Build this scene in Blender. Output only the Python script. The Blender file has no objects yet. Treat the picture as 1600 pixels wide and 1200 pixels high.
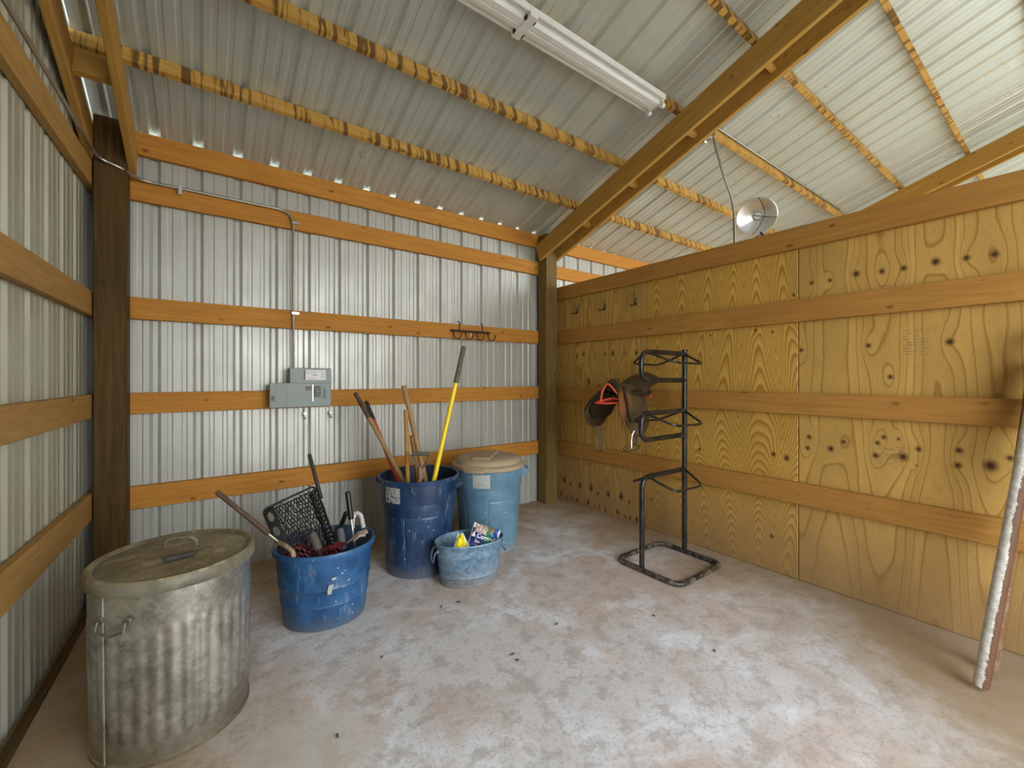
import bpy, bmesh, math, random
import numpy as np
from mathutils import Vector, Matrix
from math import sin, cos, pi, radians

random.seed(7)
S = bpy.context.scene
COL = S.collection

# ------------------------------------------------------------------ camera
CAMZ, F = 1.37, 660.5
cd = bpy.data.cameras.new('camera')
cam = bpy.data.objects.new('camera', cd)
COL.objects.link(cam)
cam.location = (0, 0, CAMZ)
cam.rotation_euler = (pi/2, 0, -math.atan2(.5895, .8078))
cd.sensor_width = 36
cd.lens = F/1600*36
cd.shift_y = -10/1600
cd.clip_start = .02
S.camera = cam

# ------------------------------------------------------------------ daylight, exposure
w = bpy.data.worlds.new('overcast_sky')
S.world = w
w.use_nodes = True
nt = w.node_tree
bg = nt.nodes['Background']
tc = nt.nodes.new('ShaderNodeTexCoord')
sep = nt.nodes.new('ShaderNodeSeparateXYZ')
rmp = nt.nodes.new('ShaderNodeValToRGB')
nt.links.new(tc.outputs['Generated'], sep.inputs[0])
nt.links.new(sep.outputs['Z'], rmp.inputs[0])
nt.links.new(rmp.outputs[0], bg.inputs[0])
rmp.color_ramp.elements[0].position = 0.0
rmp.color_ramp.elements[0].color = (.96, .975, 1, 1)
rmp.color_ramp.elements[1].position = .8
rmp.color_ramp.elements[1].color = (.76, .87, 1, 1)
bg.inputs[1].default_value = 6.5
S.view_settings.view_transform = 'Standard'
S.view_settings.look = 'None'
S.view_settings.gamma = 1
S.view_settings.use_curve_mapping = False
S.view_settings.exposure = 0.5
S.cycles.max_bounces = 12
S.cycles.diffuse_bounces = 8
S.cycles.glossy_bounces = 4
S.cycles.sample_clamp_indirect = 6

# ------------------------------------------------------------------ frames
CX, SX = .8078, .5895


def Wd(cx, d, z=0.0):
    """sideways / forward distance from the doorway spot, in metres, to world"""
    return Vector((cx*CX + d*SX, -cx*SX + d*CX, z))


def at(px, py, d):
    return Wd((px-800)/F*d, d, CAMZ + (590-py)/F*d)


# ------------------------------------------------------------------ materials
class NT:
    def __init__(s, name):
        s.m = bpy.data.materials.new(name)
        s.m.use_nodes = True
        s.t = s.m.node_tree
        s.b = s.t.nodes['Principled BSDF']
        s.tc = s.t.nodes.new('ShaderNodeTexCoord')
        s.oi = None

    def put(s, sock, v):
        if isinstance(v, bpy.types.NodeSocket):
            s.t.links.new(v, sock)
        elif isinstance(v, (tuple, list)) and len(v) == 3 and sock.type == 'RGBA':
            sock.default_value = (*v, 1)
        else:
            sock.default_value = v

    def map(s, scale=(1, 1, 1), src=None, rnd=True):
        n = s.t.nodes.new('ShaderNodeMapping')
        src = src or s.tc.outputs['Object']
        s.t.links.new(src, n.inputs[0])
        n.inputs['Scale'].default_value = scale
        if rnd:
            if not s.oi:
                s.oi = s.t.nodes.new('ShaderNodeObjectInfo')
                s.om = s.t.nodes.new('ShaderNodeMath')
                s.om.operation = 'MULTIPLY'
                s.t.links.new(s.oi.outputs['Random'], s.om.inputs[0])
                s.om.inputs[1].default_value = 37.0
            s.t.links.new(s.om.outputs[0], n.inputs['Location'])
        return n.outputs[0]

    def noise(s, vec, scale, detail=4, rough=.55, dist=0, out='Fac'):
        n = s.t.nodes.new('ShaderNodeTexNoise')
        s.t.links.new(vec, n.inputs['Vector'])
        n.inputs['Scale'].default_value = scale
        n.inputs['Detail'].default_value = detail
        n.inputs['Roughness'].default_value = rough
        n.inputs['Distortion'].default_value = dist
        return n.outputs[out]

    def voro(s, vec, scale, out='Distance', feature='F1'):
        n = s.t.nodes.new('ShaderNodeTexVoronoi')
        n.feature = feature
        s.t.links.new(vec, n.inputs['Vector'])
        n.inputs['Scale'].default_value = scale
        return n.outputs[out]

    def ramp(s, fac, *stops):
        n = s.t.nodes.new('ShaderNodeValToRGB')
        s.t.links.new(fac, n.inputs[0])
        e = n.color_ramp.elements
        while len(e) < len(stops):
            e.new(.5)
        for k, (p, c) in enumerate(stops):
            e[k].position = p
            e[k].color = (c, c, c, 1) if not isinstance(c, (tuple, list)) else (*c, 1)
        return n.outputs[0]

    def mix(s, f, a, b, mode='MIX'):
        n = s.t.nodes.new('ShaderNodeMix')
        n.data_type = 'RGBA'
        n.blend_type = mode
        s.put(n.inputs[0], f)
        s.put(n.inputs[6], a)
        s.put(n.inputs[7], b)
        return n.outputs[2]

    def math(s, op, a, b=0.0, c=None):
        n = s.t.nodes.new('ShaderNodeMath')
        n.operation = op
        s.put(n.inputs[0], a)
        s.put(n.inputs[1], b)
        if c is not None:
            s.put(n.inputs[2], c)
        return n.outputs[0]

    def sep(s, vec):
        n = s.t.nodes.new('ShaderNodeSeparateXYZ')
        s.t.links.new(vec, n.inputs[0])
        return n.outputs

    def attr(s, name):
        n = s.t.nodes.new('ShaderNodeAttribute')
        n.attribute_name = name
        return n.outputs['Fac']

    def bump(s, h, strength=.3, dist=.01):
        n = s.t.nodes.new('ShaderNodeBump')
        s.t.links.new(h, n.inputs['Height'])
        n.inputs['Strength'].default_value = strength
        n.inputs['Distance'].default_value = dist
        s.t.links.new(n.outputs[0], s.b.inputs['Normal'])

    def out(s, col=None, rough=None, metal=None, spec=None):
        for k, v in (('Base Color', col), ('Roughness', rough), ('Metallic', metal), ('Specular IOR Level', spec)):
            if v is not None:
                s.put(s.b.inputs[k], v)
        return s.m


def plain(name, col, rough=.5, metal=0.0, dirt=None, amt=.5, scale=8):
    n = NT(name)
    c = col
    if dirt:
        v = n.map()
        f = n.ramp(n.noise(v, scale, 6, .65), (.45, 0.0), (.72, amt))
        c = n.mix(f, col, dirt)
        n.bump(n.noise(v, scale*4, 3), .08, .004)
    return n.out(c, rough, metal)


def wood(name, light, dark, knot=(.10, .045, .012), stripes=False, knots=True, rough=.62):
    n = NT(name)
    v = n.map((1.1, 16, 16))
    g = n.noise(v, 2.2, 6, .6, .6)
    c = n.mix(n.ramp(g, (.3, 0.0), (.7, 1.0)), light, dark)
    v2 = n.map((1.0, 1.2, 1.2))
    big = n.noise(v2, 1.6, 3, .5)
    c = n.mix(n.ramp(big, (.3, .0), (.75, .5)), c, dark)
    # growth lines
    v3 = n.map((.35, 5, 5))
    ln = n.math('SINE', n.math('MULTIPLY', n.noise(v3, 2.0, 2, .4, .3), 60))
    c = n.mix(n.math('MULTIPLY', n.ramp(n.math('MULTIPLY_ADD', ln, .5, .5), (.6, 0.0), (1, 1.0)), .3), c, tuple(x*.55 for x in light))
    if knots:
        vk = n.map((4.2, 8, 8))
        kd = n.voro(vk, 1.0)
        c = n.mix(n.ramp(kd, (.045, .8), (.085, .3), (.12, 0.0)), c, knot)
    vs = n.map((4, 7, 7))
    sp = n.noise(vs, 3.5, 5, .7)
    c = n.mix(n.ramp(sp, (.64, 0.0), (.72, .55)), c, knot)
    if stripes:
        v4 = n.map((24, 1.2, 1.2))
        a = n.noise(v4, 1.0, 3, .6, .4)
        v5 = n.map((.8, .8, .8))
        zone = n.ramp(n.noise(v5, 1.3, 2), (.34, .25), (.44, 1.0))
        c = n.mix(n.math('MULTIPLY', n.ramp(a, (.50, 0.0), (.56, .9)), zone), c, (.13, .062, .018))
    n.bump(g, .25, .003)
    return n.out(c, rough, 0, .18)


M = {}
M['girt'] = wood('pine_girt', (.60, .285, .050), (.44, .175, .026))
M['purlin'] = wood('pine_purlin', (.64, .40, .11), (.52, .27, .055), stripes=True)
M['rafter'] = wood('pine_rafter', (.52, .31, .075), (.40, .21, .042))
M['left_girt'] = wood('pine_gable_girt', (.47, .28, .09), (.36, .19, .05))
M['rail'] = wood('pine_rail', (.45, .235, .055), (.35, .16, .033))
M['post'] = wood('treated_post', (.22, .145, .045), (.13, .08, .022), knot=(.05, .03, .01))
M['post_dark'] = wood('old_treated_post', (.125, .072, .016), (.05, .028, .008), knot=(.03, .016, .008))


def m_sheet(name, col, streak=.16, metal=.35, rr=.34):
    n = NT(name)
    v = n.map((1, 1, 1), rnd=True)
    a = n.noise(v, 3.0, 5, .6)
    b = n.noise(n.map((6, 6, .6)), 2.0, 4, .6)
    f = n.noise(v, 160, 2, .5)
    c = n.mix(n.ramp(a, (.35, 0.0), (.7, .45)), col, tuple(x*.72 for x in col))
    c = n.mix(n.ramp(b, (.5, 0.0), (.8, streak)), c, (.36, .30, .19))
    c = n.mix(n.math('MULTIPLY', f, .18), c, (.85, .87, .85))
    n.bump(n.noise(v, 5, 3), .12, .02)
    return n.out(c, n.ramp(a, (.3, rr), (.7, rr+.12)), metal)


M['sheet'] = m_sheet('galvalume_wall', (.455, .455, .395), .2)
M['roof'] = m_sheet('galvalume_roof', (.62, .675, .635), .0, .5, .27)
M['gable'] = m_sheet('galvalume_gable', (.42, .41, .30), .25)


def m_floor():
    n = NT('stained_concrete')
    v = n.map((1, 1, 1), rnd=False)
    a = n.noise(v, .9, 5, .62, .5)
    b = n.noise(v, 2.3, 6, .65, .8)
    c_ = n.noise(v, 9, 6, .7)
    d = n.noise(v, 60, 3, .7)
    col = n.mix(n.ramp(a, (.42, 0.0), (.56, 1.0)), (.66, .645, .64), (.60, .49, .42))
    col = n.mix(n.ramp(b, (.50, 0.0), (.64, .75)), col, (.82, .86, .90))
    col = n.mix(n.ramp(b, (.30, .55), (.42, 0.0)), col, (.50, .385, .31))
    col = n.mix(n.ramp(c_, (.40, .5), (.50, 0.0)), col, (.38, .32, .27))
    col = n.mix(n.ramp(d, (.54, 0.0), (.66, .45)), col, (.30, .25, .20))
    # soil tracked along the walls
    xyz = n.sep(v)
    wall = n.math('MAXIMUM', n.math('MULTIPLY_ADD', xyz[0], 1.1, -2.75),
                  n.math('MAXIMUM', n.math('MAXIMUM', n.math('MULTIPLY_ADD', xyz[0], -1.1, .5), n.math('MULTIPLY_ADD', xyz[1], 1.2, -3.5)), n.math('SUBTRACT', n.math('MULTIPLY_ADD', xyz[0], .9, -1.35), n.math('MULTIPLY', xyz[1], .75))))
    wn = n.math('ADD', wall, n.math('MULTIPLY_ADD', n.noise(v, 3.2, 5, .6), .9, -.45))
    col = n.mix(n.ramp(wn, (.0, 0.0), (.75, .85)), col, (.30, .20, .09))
    # pale ring left by a can
    rx = n.math('SUBTRACT', xyz[0], .28)
    ry = n.math('SUBTRACT', xyz[1], 1.65)
    rr = n.math('SQRT', n.math('ADD', n.math('MULTIPLY', rx, rx), n.math('MULTIPLY', ry, ry)))
    col = n.mix(n.ramp(rr, (.20, .42), (.245, .30), (.26, 0.0)), col, (.70, .68, .60))
    n.bump(n.math('ADD', n.math('MULTIPLY', c_, .6), n.math('MULTIPLY', d, .3)), .25, .006)
    return n.out(col, n.ramp(b, (.3, .75), (.7, .55)), 0, .3)


M['floor'] = m_floor()
M['ground'] = plain('gravel_ground', (.42, .40, .34), .9, 0, (.28, .27, .2), .8, 3)


def m_ply(name, light, line, freq, stops, amt):
    n = NT(name)
    g = n.attr('grain')
    k = n.attr('knot')
    v = n.map((1, 1, 1), rnd=False)
    wob = n.noise(v, 22, 3, .6)
    fine = n.noise(n.map((1, 60, 5), rnd=False), 3.0, 4, .65)
    gg = n.math('ADD', n.math('MULTIPLY', g, freq), n.math('MULTIPLY', wob, .12))
    ph = n.math('FRACT', gg)
    wn = n.t.nodes.new('ShaderNodeTexWhiteNoise')
    wn.noise_dimensions = '1D'
    n.t.links.new(n.math('FLOOR', gg), wn.inputs['W'])
    band = n.ramp(ph, *stops)
    big = n.noise(n.map((1, 1.6, .8), rnd=False), 1.5, 4, .6)
    c = n.mix(n.ramp(big, (.3, 0.0), (.7, .8)), light, tuple(x*.66 for x in light))
    c = n.mix(n.math('MULTIPLY', wn.outputs['Value'], .38), c, tuple(x*.62 for x in light))
    c = n.mix(n.math('MULTIPLY', band, amt), c, line)
    c = n.mix(n.ramp(fine, (.5, 0.0), (.75, .35)), c, line)
    c = n.mix(n.ramp(n.noise(v, 7, 5, .7), (.60, 0.0), (.72, .4)), c, tuple(x*.6 for x in light))
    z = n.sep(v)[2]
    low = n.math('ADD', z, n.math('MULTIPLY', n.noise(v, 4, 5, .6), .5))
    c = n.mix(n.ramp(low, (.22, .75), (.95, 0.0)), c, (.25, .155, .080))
    c = n.mix(k, c, (.055, .022, .010))
    n.bump(fine, .15, .002)
    return n.out(c, .65, 0, .15)


M['plyA'] = m_ply('plywood_streaked', (.66, .415, .115), (.27, .13, .022), 1.0, ((0, .1), (.6, 1.0), (.85, .1), (1, .1)), .7)
M['plyB'] = m_ply('plywood_cathedral', (.70, .425, .095), (.29, .135, .020), 1.0, ((0, .0), (.35, .25), (.72, 1.0), (.95, .0)), .9)
M['plyC'] = m_ply('plywood_plain', (.60, .365, .10), (.24, .115, .022), 1.15, ((0, .0), (.72, .12), (.86, 1.0), (.95, .0)), .75)
M['steel_dark'] = plain('blue_grey_flashing', (.10, .12, .14), .6, .1, (.03, .03, .03), .8, 12)
M['conduit'] = plain('grey_conduit', (.38, .36, .30), .35, .8, (.2, .18, .12), .5, 20)
M['panel'] = plain('grey_enamel', (.215, .262, .225), .4, 0, (.2, .24, .23), .4, 6)
M['panel_line'] = plain('grey_enamel_edge', (.16, .2, .195), .5)
M['black'] = plain('black_plastic', (.012, .012, .013), .35)
M['white'] = plain('white_paint', (.80, .80, .77), .35, 0, (.6, .6, .56), .4, 10)
M['label'] = plain('white_label', (.80, .80, .76), .6)
M['print'] = plain('grey_print', (.30, .31, .31), .7)
M['red'] = plain('red_print', (.35, .05, .04), .5)
M['silver'] = plain('bright_metal', (.72, .72, .70), .22, 1.0)
M['iron'] = plain('dark_iron_hook', (.045, .018, .012), .5, .4)
M['rack'] = plain('worn_black_tube', (.010, .010, .011), .28, .1, (.14, .11, .07), .35, 14)
M['rackbase'] = plain('scuffed_black_tube', (.014, .014, .015), .4, .1, (.34, .27, .19), .9, 22)
M['coral'] = plain('coral_coated_wire', (.80, .10, .055), .35)
M['leather'] = plain('old_brown_leather', (.060, .038, .013), .5, 0, (.13, .10, .05), .7, 9)
M['leather_tan'] = plain('tan_leather', (.22, .085, .022), .5, 0, (.09, .05, .02), .6, 9)
M['leather_dark'] = plain('black_leather', (.022, .016, .009), .5, 0, (.07, .055, .03), .5, 9)
M['pole'] = None


def m_galv(name, base, dark, spangle, scratch, metal=.75, r0=.32, spk=.4):
    n = NT(name)
    v = n.map((1, 1, 1), rnd=False)
    vo = n.voro(v, spangle, 'Color')
    sp = n.sep(vo)[0]
    a = n.noise(v, 6, 6, .7)
    b = n.noise(v, 17, 6, .75)
    c = n.mix(n.ramp(sp, (.2, 0.0), (.8, spk)), base, tuple(min(1, x*1.6) for x in base))
    c = n.mix(n.ramp(a, (.47, 0.0), (.58, scratch)), c, dark)
    c = n.mix(n.ramp(b, (.56, 0.0), (.66, scratch*.8)), c, tuple(x*.6 for x in dark))
    z = n.sep(v)[2]
    c = n.mix(n.ramp(n.math('ADD', z, n.math('MULTIPLY', a, .12)), (.05, .7), (.2, 0.0)), c, (.25, .2, .13))
    n.bump(b, .12, .004)
    return n.out(c, n.ramp(a, (.35, r0), (.7, r0+.25)), metal)


M['can'] = m_galv('weathered_galvanised', (.44, .43, .37), (.20, .19, .15), 38, .65, .85, .28)
M['bucket'] = m_galv('mottled_zinc', (.13, .215, .30), (.30, .40, .50), 62, .55, .35, .42, 1.0)


def m_lid():
    n = NT('dusty_lid')
    v = n.map((1, 1, 1), rnd=False)
    a = n.noise(v, 5, 6, .7)
    b = n.noise(v, 14, 5, .7)
    c = n.mix(n.ramp(a, (.42, 0.0), (.58, 1.0)), (.30, .24, .12), (.19, .145, .07))
    c = n.mix(n.ramp(b, (.52, 0.0), (.64, .7)), c, (.42, .38, .26))
    z = n.sep(v)[2]
    c = n.mix(n.ramp(n.math('ADD', z, n.math('MULTIPLY', b, .006)), (.654, 1.0), (.662, 0.0)), c, n.mix(n.ramp(a, (.45, 0.0), (.6, 1.0)), (.25, .235, .175), (.15, .135, .095)))
    n.bump(b, .2, .004)
    return n.out(c, .55, .3)


M['lid'] = m_lid()


def m_plastic(name, col, scuff, dirt, rough=.38):
    n = NT(name)
    v = n.map((1, 1, 1), rnd=False)
    a = n.noise(v, 5, 6, .7)
    b = n.noise(n.map((1, 1, .35), rnd=False), 26, 6, .8)
    s2 = n.voro(v, 24)
    c = n.mix(n.ramp(a, (.42, 0.0), (.58, .85)), col, scuff)
    c = n.mix(n.ramp(b, (.53, 0.0), (.62, .55)), c, scuff)
    c = n.mix(n.ramp(n.noise(n.map((3, 3, .8), rnd=False), 9, 5, .7), (.57, 0.0), (.66, .5)), c, (.24, .29, .34))
    gate = n.ramp(n.noise(v, 5, 3), (.50, 0.0), (.56, 1.0))
    c = n.mix(n.math('MULTIPLY', n.ramp(s2, (.09, .9), (.13, 0.0)), gate), c, (.62, .64, .66))
    z = n.sep(v)[2]
    c = n.mix(n.ramp(n.math('ADD', z, n.math('MULTIPLY', a, .14)), (.07, .75), (.17, 0.0)), c, dirt)
    n.bump(b, .06, .003)
    return n.out(c, rough, 0)


M['navy'] = m_plastic('navy_plastic', (.008, .028, .078), (.022, .062, .140), (.14, .15, .16))
M['navy_in'] = plain('navy_inside', (.010, .022, .045), .5)
M['slate'] = m_plastic('slate_blue_plastic', (.085, .19, .265), (.13, .25, .35), (.30, .30, .28))
M['tub'] = m_plastic('blue_tub_plastic', (.010, .062, .175), (.030, .125, .29), (.10, .12, .13))
M['tub_in'] = plain('blue_tub_inside', (.05, .12, .24), .5, 0, (.22, .20, .18), .6, 10)
M['beige'] = plain('dusty_beige_lid', (.42, .32, .20), .7, 0, (.31, .24, .16), .6, 14)
M['rope'] = plain('tan_rope', (.50, .38, .24), .9, 0, (.3, .2, .11), .7, 40)
M['rope_white'] = plain('white_rope', (.66, .64, .62), .9, 0, (.5, .44, .4), .6, 40)
M['ash'] = wood('worn_ash_handle', (.46, .31, .16), (.34, .21, .10), knots=False)
M['amber'] = wood('varnished_handle', (.50, .27, .07), (.38, .18, .04), knots=False)
M['brown_grip'] = plain('brown_grip', (.09, .05, .03), .7, 0, (.16, .11, .07), .6, 20)
M['dark_grip'] = plain('dark_grip', (.035, .03, .022), .7, 0, (.08, .07, .05), .5, 20)
M['olive_grip'] = plain('olive_grip', (.10, .10, .06), .7, 0, (.16, .15, .1), .5, 20)
M['redh'] = plain('red_fibreglass', (.60, .07, .03), .35)
M['yellow'] = plain('yellow_fibreglass', (.90, .66, .015), .3)
M['dgrip'] = plain('grey_steel_grip', (.15, .14, .12), .45, .5, (.3, .27, .22), .6, 20)
M['socket'] = plain('brown_socket', (.20, .13, .07), .55, .2, (.35, .28, .2), .6, 20)
M['mesh'] = plain('black_mesh_plastic', (.013, .012, .010), .25)
M['maroon'] = plain('maroon_plastic', (.16, .012, .018), .35)
M['foam'] = plain('grey_brown_foam', (.11, .095, .08), .8, 0, (.15, .13, .11), .5, 16)
M['foam_grey'] = plain('slate_grey_foam', (.10, .11, .125), .7)
M['shaft'] = plain('dull_alu_shaft', (.55, .54, .50), .3, .9)
M['brass'] = plain('tarnished_shaft', (.42, .36, .22), .3, .8)
M['tape'] = plain('frayed_tan_tape', (.46, .35, .28), .8, 0, (.3, .2, .16), .6, 30)
M['bag_blue'] = plain('bag_royal_blue', (.010, .075, .36), .35)
M['bag_navy'] = plain('bag_navy', (.015, .035, .20), .35)
M['bag_green'] = plain('bag_green', (.02, .22, .12), .35)
M['bag_white'] = plain('bag_white', (.75, .75, .72), .4)
M['bag_brown'] = plain('bag_brown', (.28, .11, .06), .4, 0, (.6, .4, .28), .9, 30)
M['bag_yellow'] = plain('bag_yellow', (.88, .78, .02), .35)
M['alu'] = plain('spun_aluminium', (.84, .85, .84), .30, .85)
M['wire'] = plain('dark_wire', (.03, .022, .018), .5, .3)


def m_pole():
    n = NT('rust_with_lit_side')
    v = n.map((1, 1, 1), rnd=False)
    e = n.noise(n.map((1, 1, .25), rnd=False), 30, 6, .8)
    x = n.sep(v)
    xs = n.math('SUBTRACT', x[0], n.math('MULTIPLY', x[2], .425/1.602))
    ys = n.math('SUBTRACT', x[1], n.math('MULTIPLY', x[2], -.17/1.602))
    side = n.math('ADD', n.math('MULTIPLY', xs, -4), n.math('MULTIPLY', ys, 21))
    f = n.ramp(n.math('ADD', side, n.math('MULTIPLY', e, .9)), (.36, 0.0), (.42, 1.0))  # white left side: light on the round pole put into the colour
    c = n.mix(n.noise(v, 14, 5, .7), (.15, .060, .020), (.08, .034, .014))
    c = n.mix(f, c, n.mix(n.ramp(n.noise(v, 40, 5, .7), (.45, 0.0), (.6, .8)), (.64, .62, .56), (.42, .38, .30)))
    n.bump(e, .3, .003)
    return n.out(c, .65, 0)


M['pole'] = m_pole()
M['pole_brown'] = plain('rusty_brown_pole', (.16, .075, .03), .7, 0, (.42, .36, .28), .5, 30)

# ------------------------------------------------------------------ object helpers


def props(o, label=None, cat=None, group=None, kind=None):
    for k, v in (('label', label), ('category', cat), ('group', group), ('kind', kind)):
        if v:
            o[k] = v
    return o


def empty(name, loc=(0, 0, 0), rz=0.0):
    o = bpy.data.objects.new(name, None)
    COL.objects.link(o)
    o.location = loc
    o.rotation_euler = (0, 0, rz)
    o.empty_display_size = .1
    return o


def thing(name, label, cat, loc=(0, 0, 0), group=None):
    return props(empty(name, loc), label, cat, group)


def struct(name, loc=(0, 0, 0), rz=0.0):
    return props(empty(name, loc, rz), kind='structure')


def link(name, me, parent=None):
    o = bpy.data.objects.new(name, me)
    COL.objects.link(o)
    if parent:
        o.parent = parent
    return o


def obj(name, bm, mat, parent=None, smooth=False, world=True, loc=None, ang=35):
    """bm in world coordinates; shifted so that it is local to the thing it belongs to"""
    off = Vector((0, 0, 0))
    if parent is not None and world:
        p = parent
        while p:
            off += p.location
            p = p.parent
    if loc is not None:
        off = Vector(loc)
    if off.length and (world or loc is not None):
        bmesh.ops.translate(bm, verts=bm.verts, vec=-off)
    bmesh.ops.recalc_face_normals(bm, faces=bm.faces)
    me = bpy.data.meshes.new(name)
    bm.to_mesh(me)
    bm.free()
    mats = mat if isinstance(mat, (list, tuple)) else [mat]
    for m in mats:
        me.materials.append(m)
    if smooth:
        me.shade_smooth()
        me.set_sharp_from_angle(angle=radians(ang))
    o = link(name, me, parent)
    if loc is not None:
        o.location = loc
    return o


def box(bm, lo, hi, bev=0.0, M_=None):
    r = bmesh.ops.create_cube(bm, size=1)
    vs = r['verts']
    c = [(a+b)/2 for a, b in zip(lo, hi)]
    s = [abs(b-a) for a, b in zip(lo, hi)]
    for v in vs:
        v.co = Vector((v.co.x*s[0]+c[0], v.co.y*s[1]+c[1], v.co.z*s[2]+c[2]))
        if M_:
            v.co = M_ @ v.co
    if bev:
        es = list({e for v in vs for e in v.link_edges})
        bmesh.ops.bevel(bm, geom=es, offset=bev, segments=1, affect='EDGES', profile=.5)
    return vs


def fillet(pts, r, n=5):
    pts = [Vector(p) for p in pts]
    out = [pts[0]]
    for i in range(1, len(pts)-1):
        a, b, c = pts[i-1], pts[i], pts[i+1]
        u, v = (a-b), (c-b)
        k = min(r, u.length*.45, v.length*.45)
        p, q = b+u.normalized()*k, b+v.normalized()*k
        for j in range(n+1):
            t = j/n
            out.append(p*(1-t)**2 + b*2*t*(1-t) + q*t*t)
    out.append(pts[-1])
    return out


def tube(bm, pts, r, seg=10, closed=False, caps=True):
    pts = [Vector(p) for p in pts]
    n = len(pts)
    rs = r if isinstance(r, (list, tuple)) else [r]*n
    rings = []
    prev = None
    for i, p in enumerate(pts):
        if closed:
            t = (pts[(i+1) % n]-pts[i-1]).normalized()
        else:
            t = (pts[min(i+1, n-1)]-pts[max(i-1, 0)]).normalized()
        if prev is None:
            a = Vector((0, 0, 1)) if abs(t.z) < .9 else Vector((1, 0, 0))
            nx = t.cross(a).normalized()
        else:
            nx = (prev - t*prev.dot(t)).normalized()
        prev = nx
        ny = t.cross(nx)
        rings.append([bm.verts.new(p + nx*cos(2*pi*k/seg)*rs[i] + ny*sin(2*pi*k/seg)*rs[i]) for k in range(seg)])
    for i in range(n if closed else n-1):
        A, B = rings[i], rings[(i+1) % n]
        for k in range(seg):
            bm.faces.new((A[k], A[(k+1) % seg], B[(k+1) % seg], B[k]))
    if caps and not closed:
        bm.faces.new(rings[0][::-1])
        bm.faces.new(rings[-1])


def tube_obj(name, pts, r, mat, parent=None, seg=10, closed=False):
    bm = bmesh.new()
    tube(bm, pts, r, seg, closed)
    return obj(name, bm, mat, parent, smooth=True)


def disc(bm, c, nrm, r, h, seg=16):
    c, nrm = Vector(c), Vector(nrm).normalized()
    tube(bm, [c-nrm*h/2, c+nrm*h/2], r, seg)


def shell(bm, prof, n, rf=None, sx=1.0, sy=1.0, rz=0.0, cap0=False, cap1=False, c=(0, 0, 0)):
    """revolved surface; prof = [(r, z)], rf(theta, r, z) may displace r"""
    rings = []
    for (r, z) in prof:
        ring = []
        for k in range(n):
            t = 2*pi*k/n
            q = rf(t, r, z) if rf else r
            x, y = q*cos(t)*sx, q*sin(t)*sy
            ring.append(bm.verts.new((c[0]+x*cos(rz)-y*sin(rz), c[1]+x*sin(rz)+y*cos(rz), c[2]+z)))
        rings.append(ring)
    for A, B in zip(rings, rings[1:]):
        for k in range(n):
            bm.faces.new((A[k], A[(k+1) % n], B[(k+1) % n], B[k]))
    if cap0:
        bm.faces.new(rings[0][::-1])
    if cap1:
        bm.faces.new(rings[-1])
    return rings


_bm_cache = {}


def board(name, p0, p1, wdt, thk, mat, parent, up=(0, 0, 1), bev=.003):
    """sawn board from p0 to p1: its length is local X, its width local Z"""
    p0, p1 = Vector(p0), Vector(p1)
    L = (p1-p0).length
    x = (p1-p0).normalized()
    z = Vector(up)
    z = (z - x*z.dot(x)).normalized()
    y = z.cross(x)
    key = (round(L, 3), wdt, thk, bev, mat.name)
    me = _bm_cache.get(key)
    if not me:
        bm = bmesh.new()
        box(bm, (-L/2, -thk/2, -wdt/2), (L/2, thk/2, wdt/2), bev)
        bmesh.ops.recalc_face_normals(bm, faces=bm.faces)
        me = bpy.data.meshes.new(name)
        bm.to_mesh(me)
        bm.free()
        me.materials.append(mat)
        _bm_cache[key] = me
    o = link(name, me, parent)
    R = Matrix((x, y, z)).transposed().to_4x4()
    o.matrix_basis = Matrix.Translation((p0+p1)/2) @ R
    return o


# ================================================================== the building
XL, XR = -.526, 3.25           # inner line of the gable, face of the plywood
YB, YF = 3.60, -1.6            # inner face of the back girts, open front
XE = 10.2


def zr(y):
    return 2.965 + .335*(3.6-y)


# profile of one 9 inch module: (offset, depth)
MOD = [(-.030, 0), (-.012, .020), (.012, .020), (.030, 0), (.060, 0), (.066, .0035), (.086, .0035), (.092, 0),
       (.137, 0), (.143, .0035), (.163, .0035), (.169, 0)]
P9 = .2286


def profile(nmod):
    out = []
    for k in range(nmod):
        out += [(k*P9 + a, d) for a, d in MOD]
    out.append((nmod*P9 - .030, 0))
    return out


def sheet_mesh(name, lo, hi, mat, nmod=4, lift=0.0):
    """lo(x, d) / hi(x, d) give the two ends of the sheet's section line"""
    bm = bmesh.new()
    prev = None
    for a, d in profile(nmod):
        v = (bm.verts.new(lo(a, d)), bm.verts.new(hi(a, d)))
        if prev:
            bm.faces.new((prev[0], v[0], v[1], prev[1]))
        prev = v
    me = bpy.data.meshes.new(name)
    bm.to_mesh(me)
    bm.free()
    me.materials.append(mat)
    return me


# ---- floor
bm = bmesh.new()
box(bm, (-.80, -2.0, -.12), (XE, 3.66, 0))
props(obj('floor', bm, M['floor']), kind='structure')
bm = bmesh.new()
box(bm, (-30, -40, -.25), (40, 30, -.13))
props(obj('ground', bm, M['ground']), kind='structure')

# ---- back wall: metal sheets, girts
wb = struct('wall_back')
me = sheet_mesh('metal_sheet', lambda a, d: (a, 3.642+d, -.02), lambda a, d: (a, 3.642+d, 2.925), M['sheet'])
x = -.029 - 3*P9
while x < XE:
    o = link('metal_sheet', me, wb)
    o.location.x = x
    x += 4*P9
for zc, hh in ((.600, .145), (1.205, .135), (1.815, .140), (2.576, .140), (2.876, .148)):
    board('girt', (-.60, 3.62, zc), (XE, 3.62, zc), hh, .038, M['girt'], wb)
# corner flashing behind the dark post
board('corner_flashing', (-.583, 3.60, -.0), (-.583, 3.60, 2.93), .13, .006, M['steel_dark'], wb, up=(0, 1, 0), bev=0)

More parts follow.
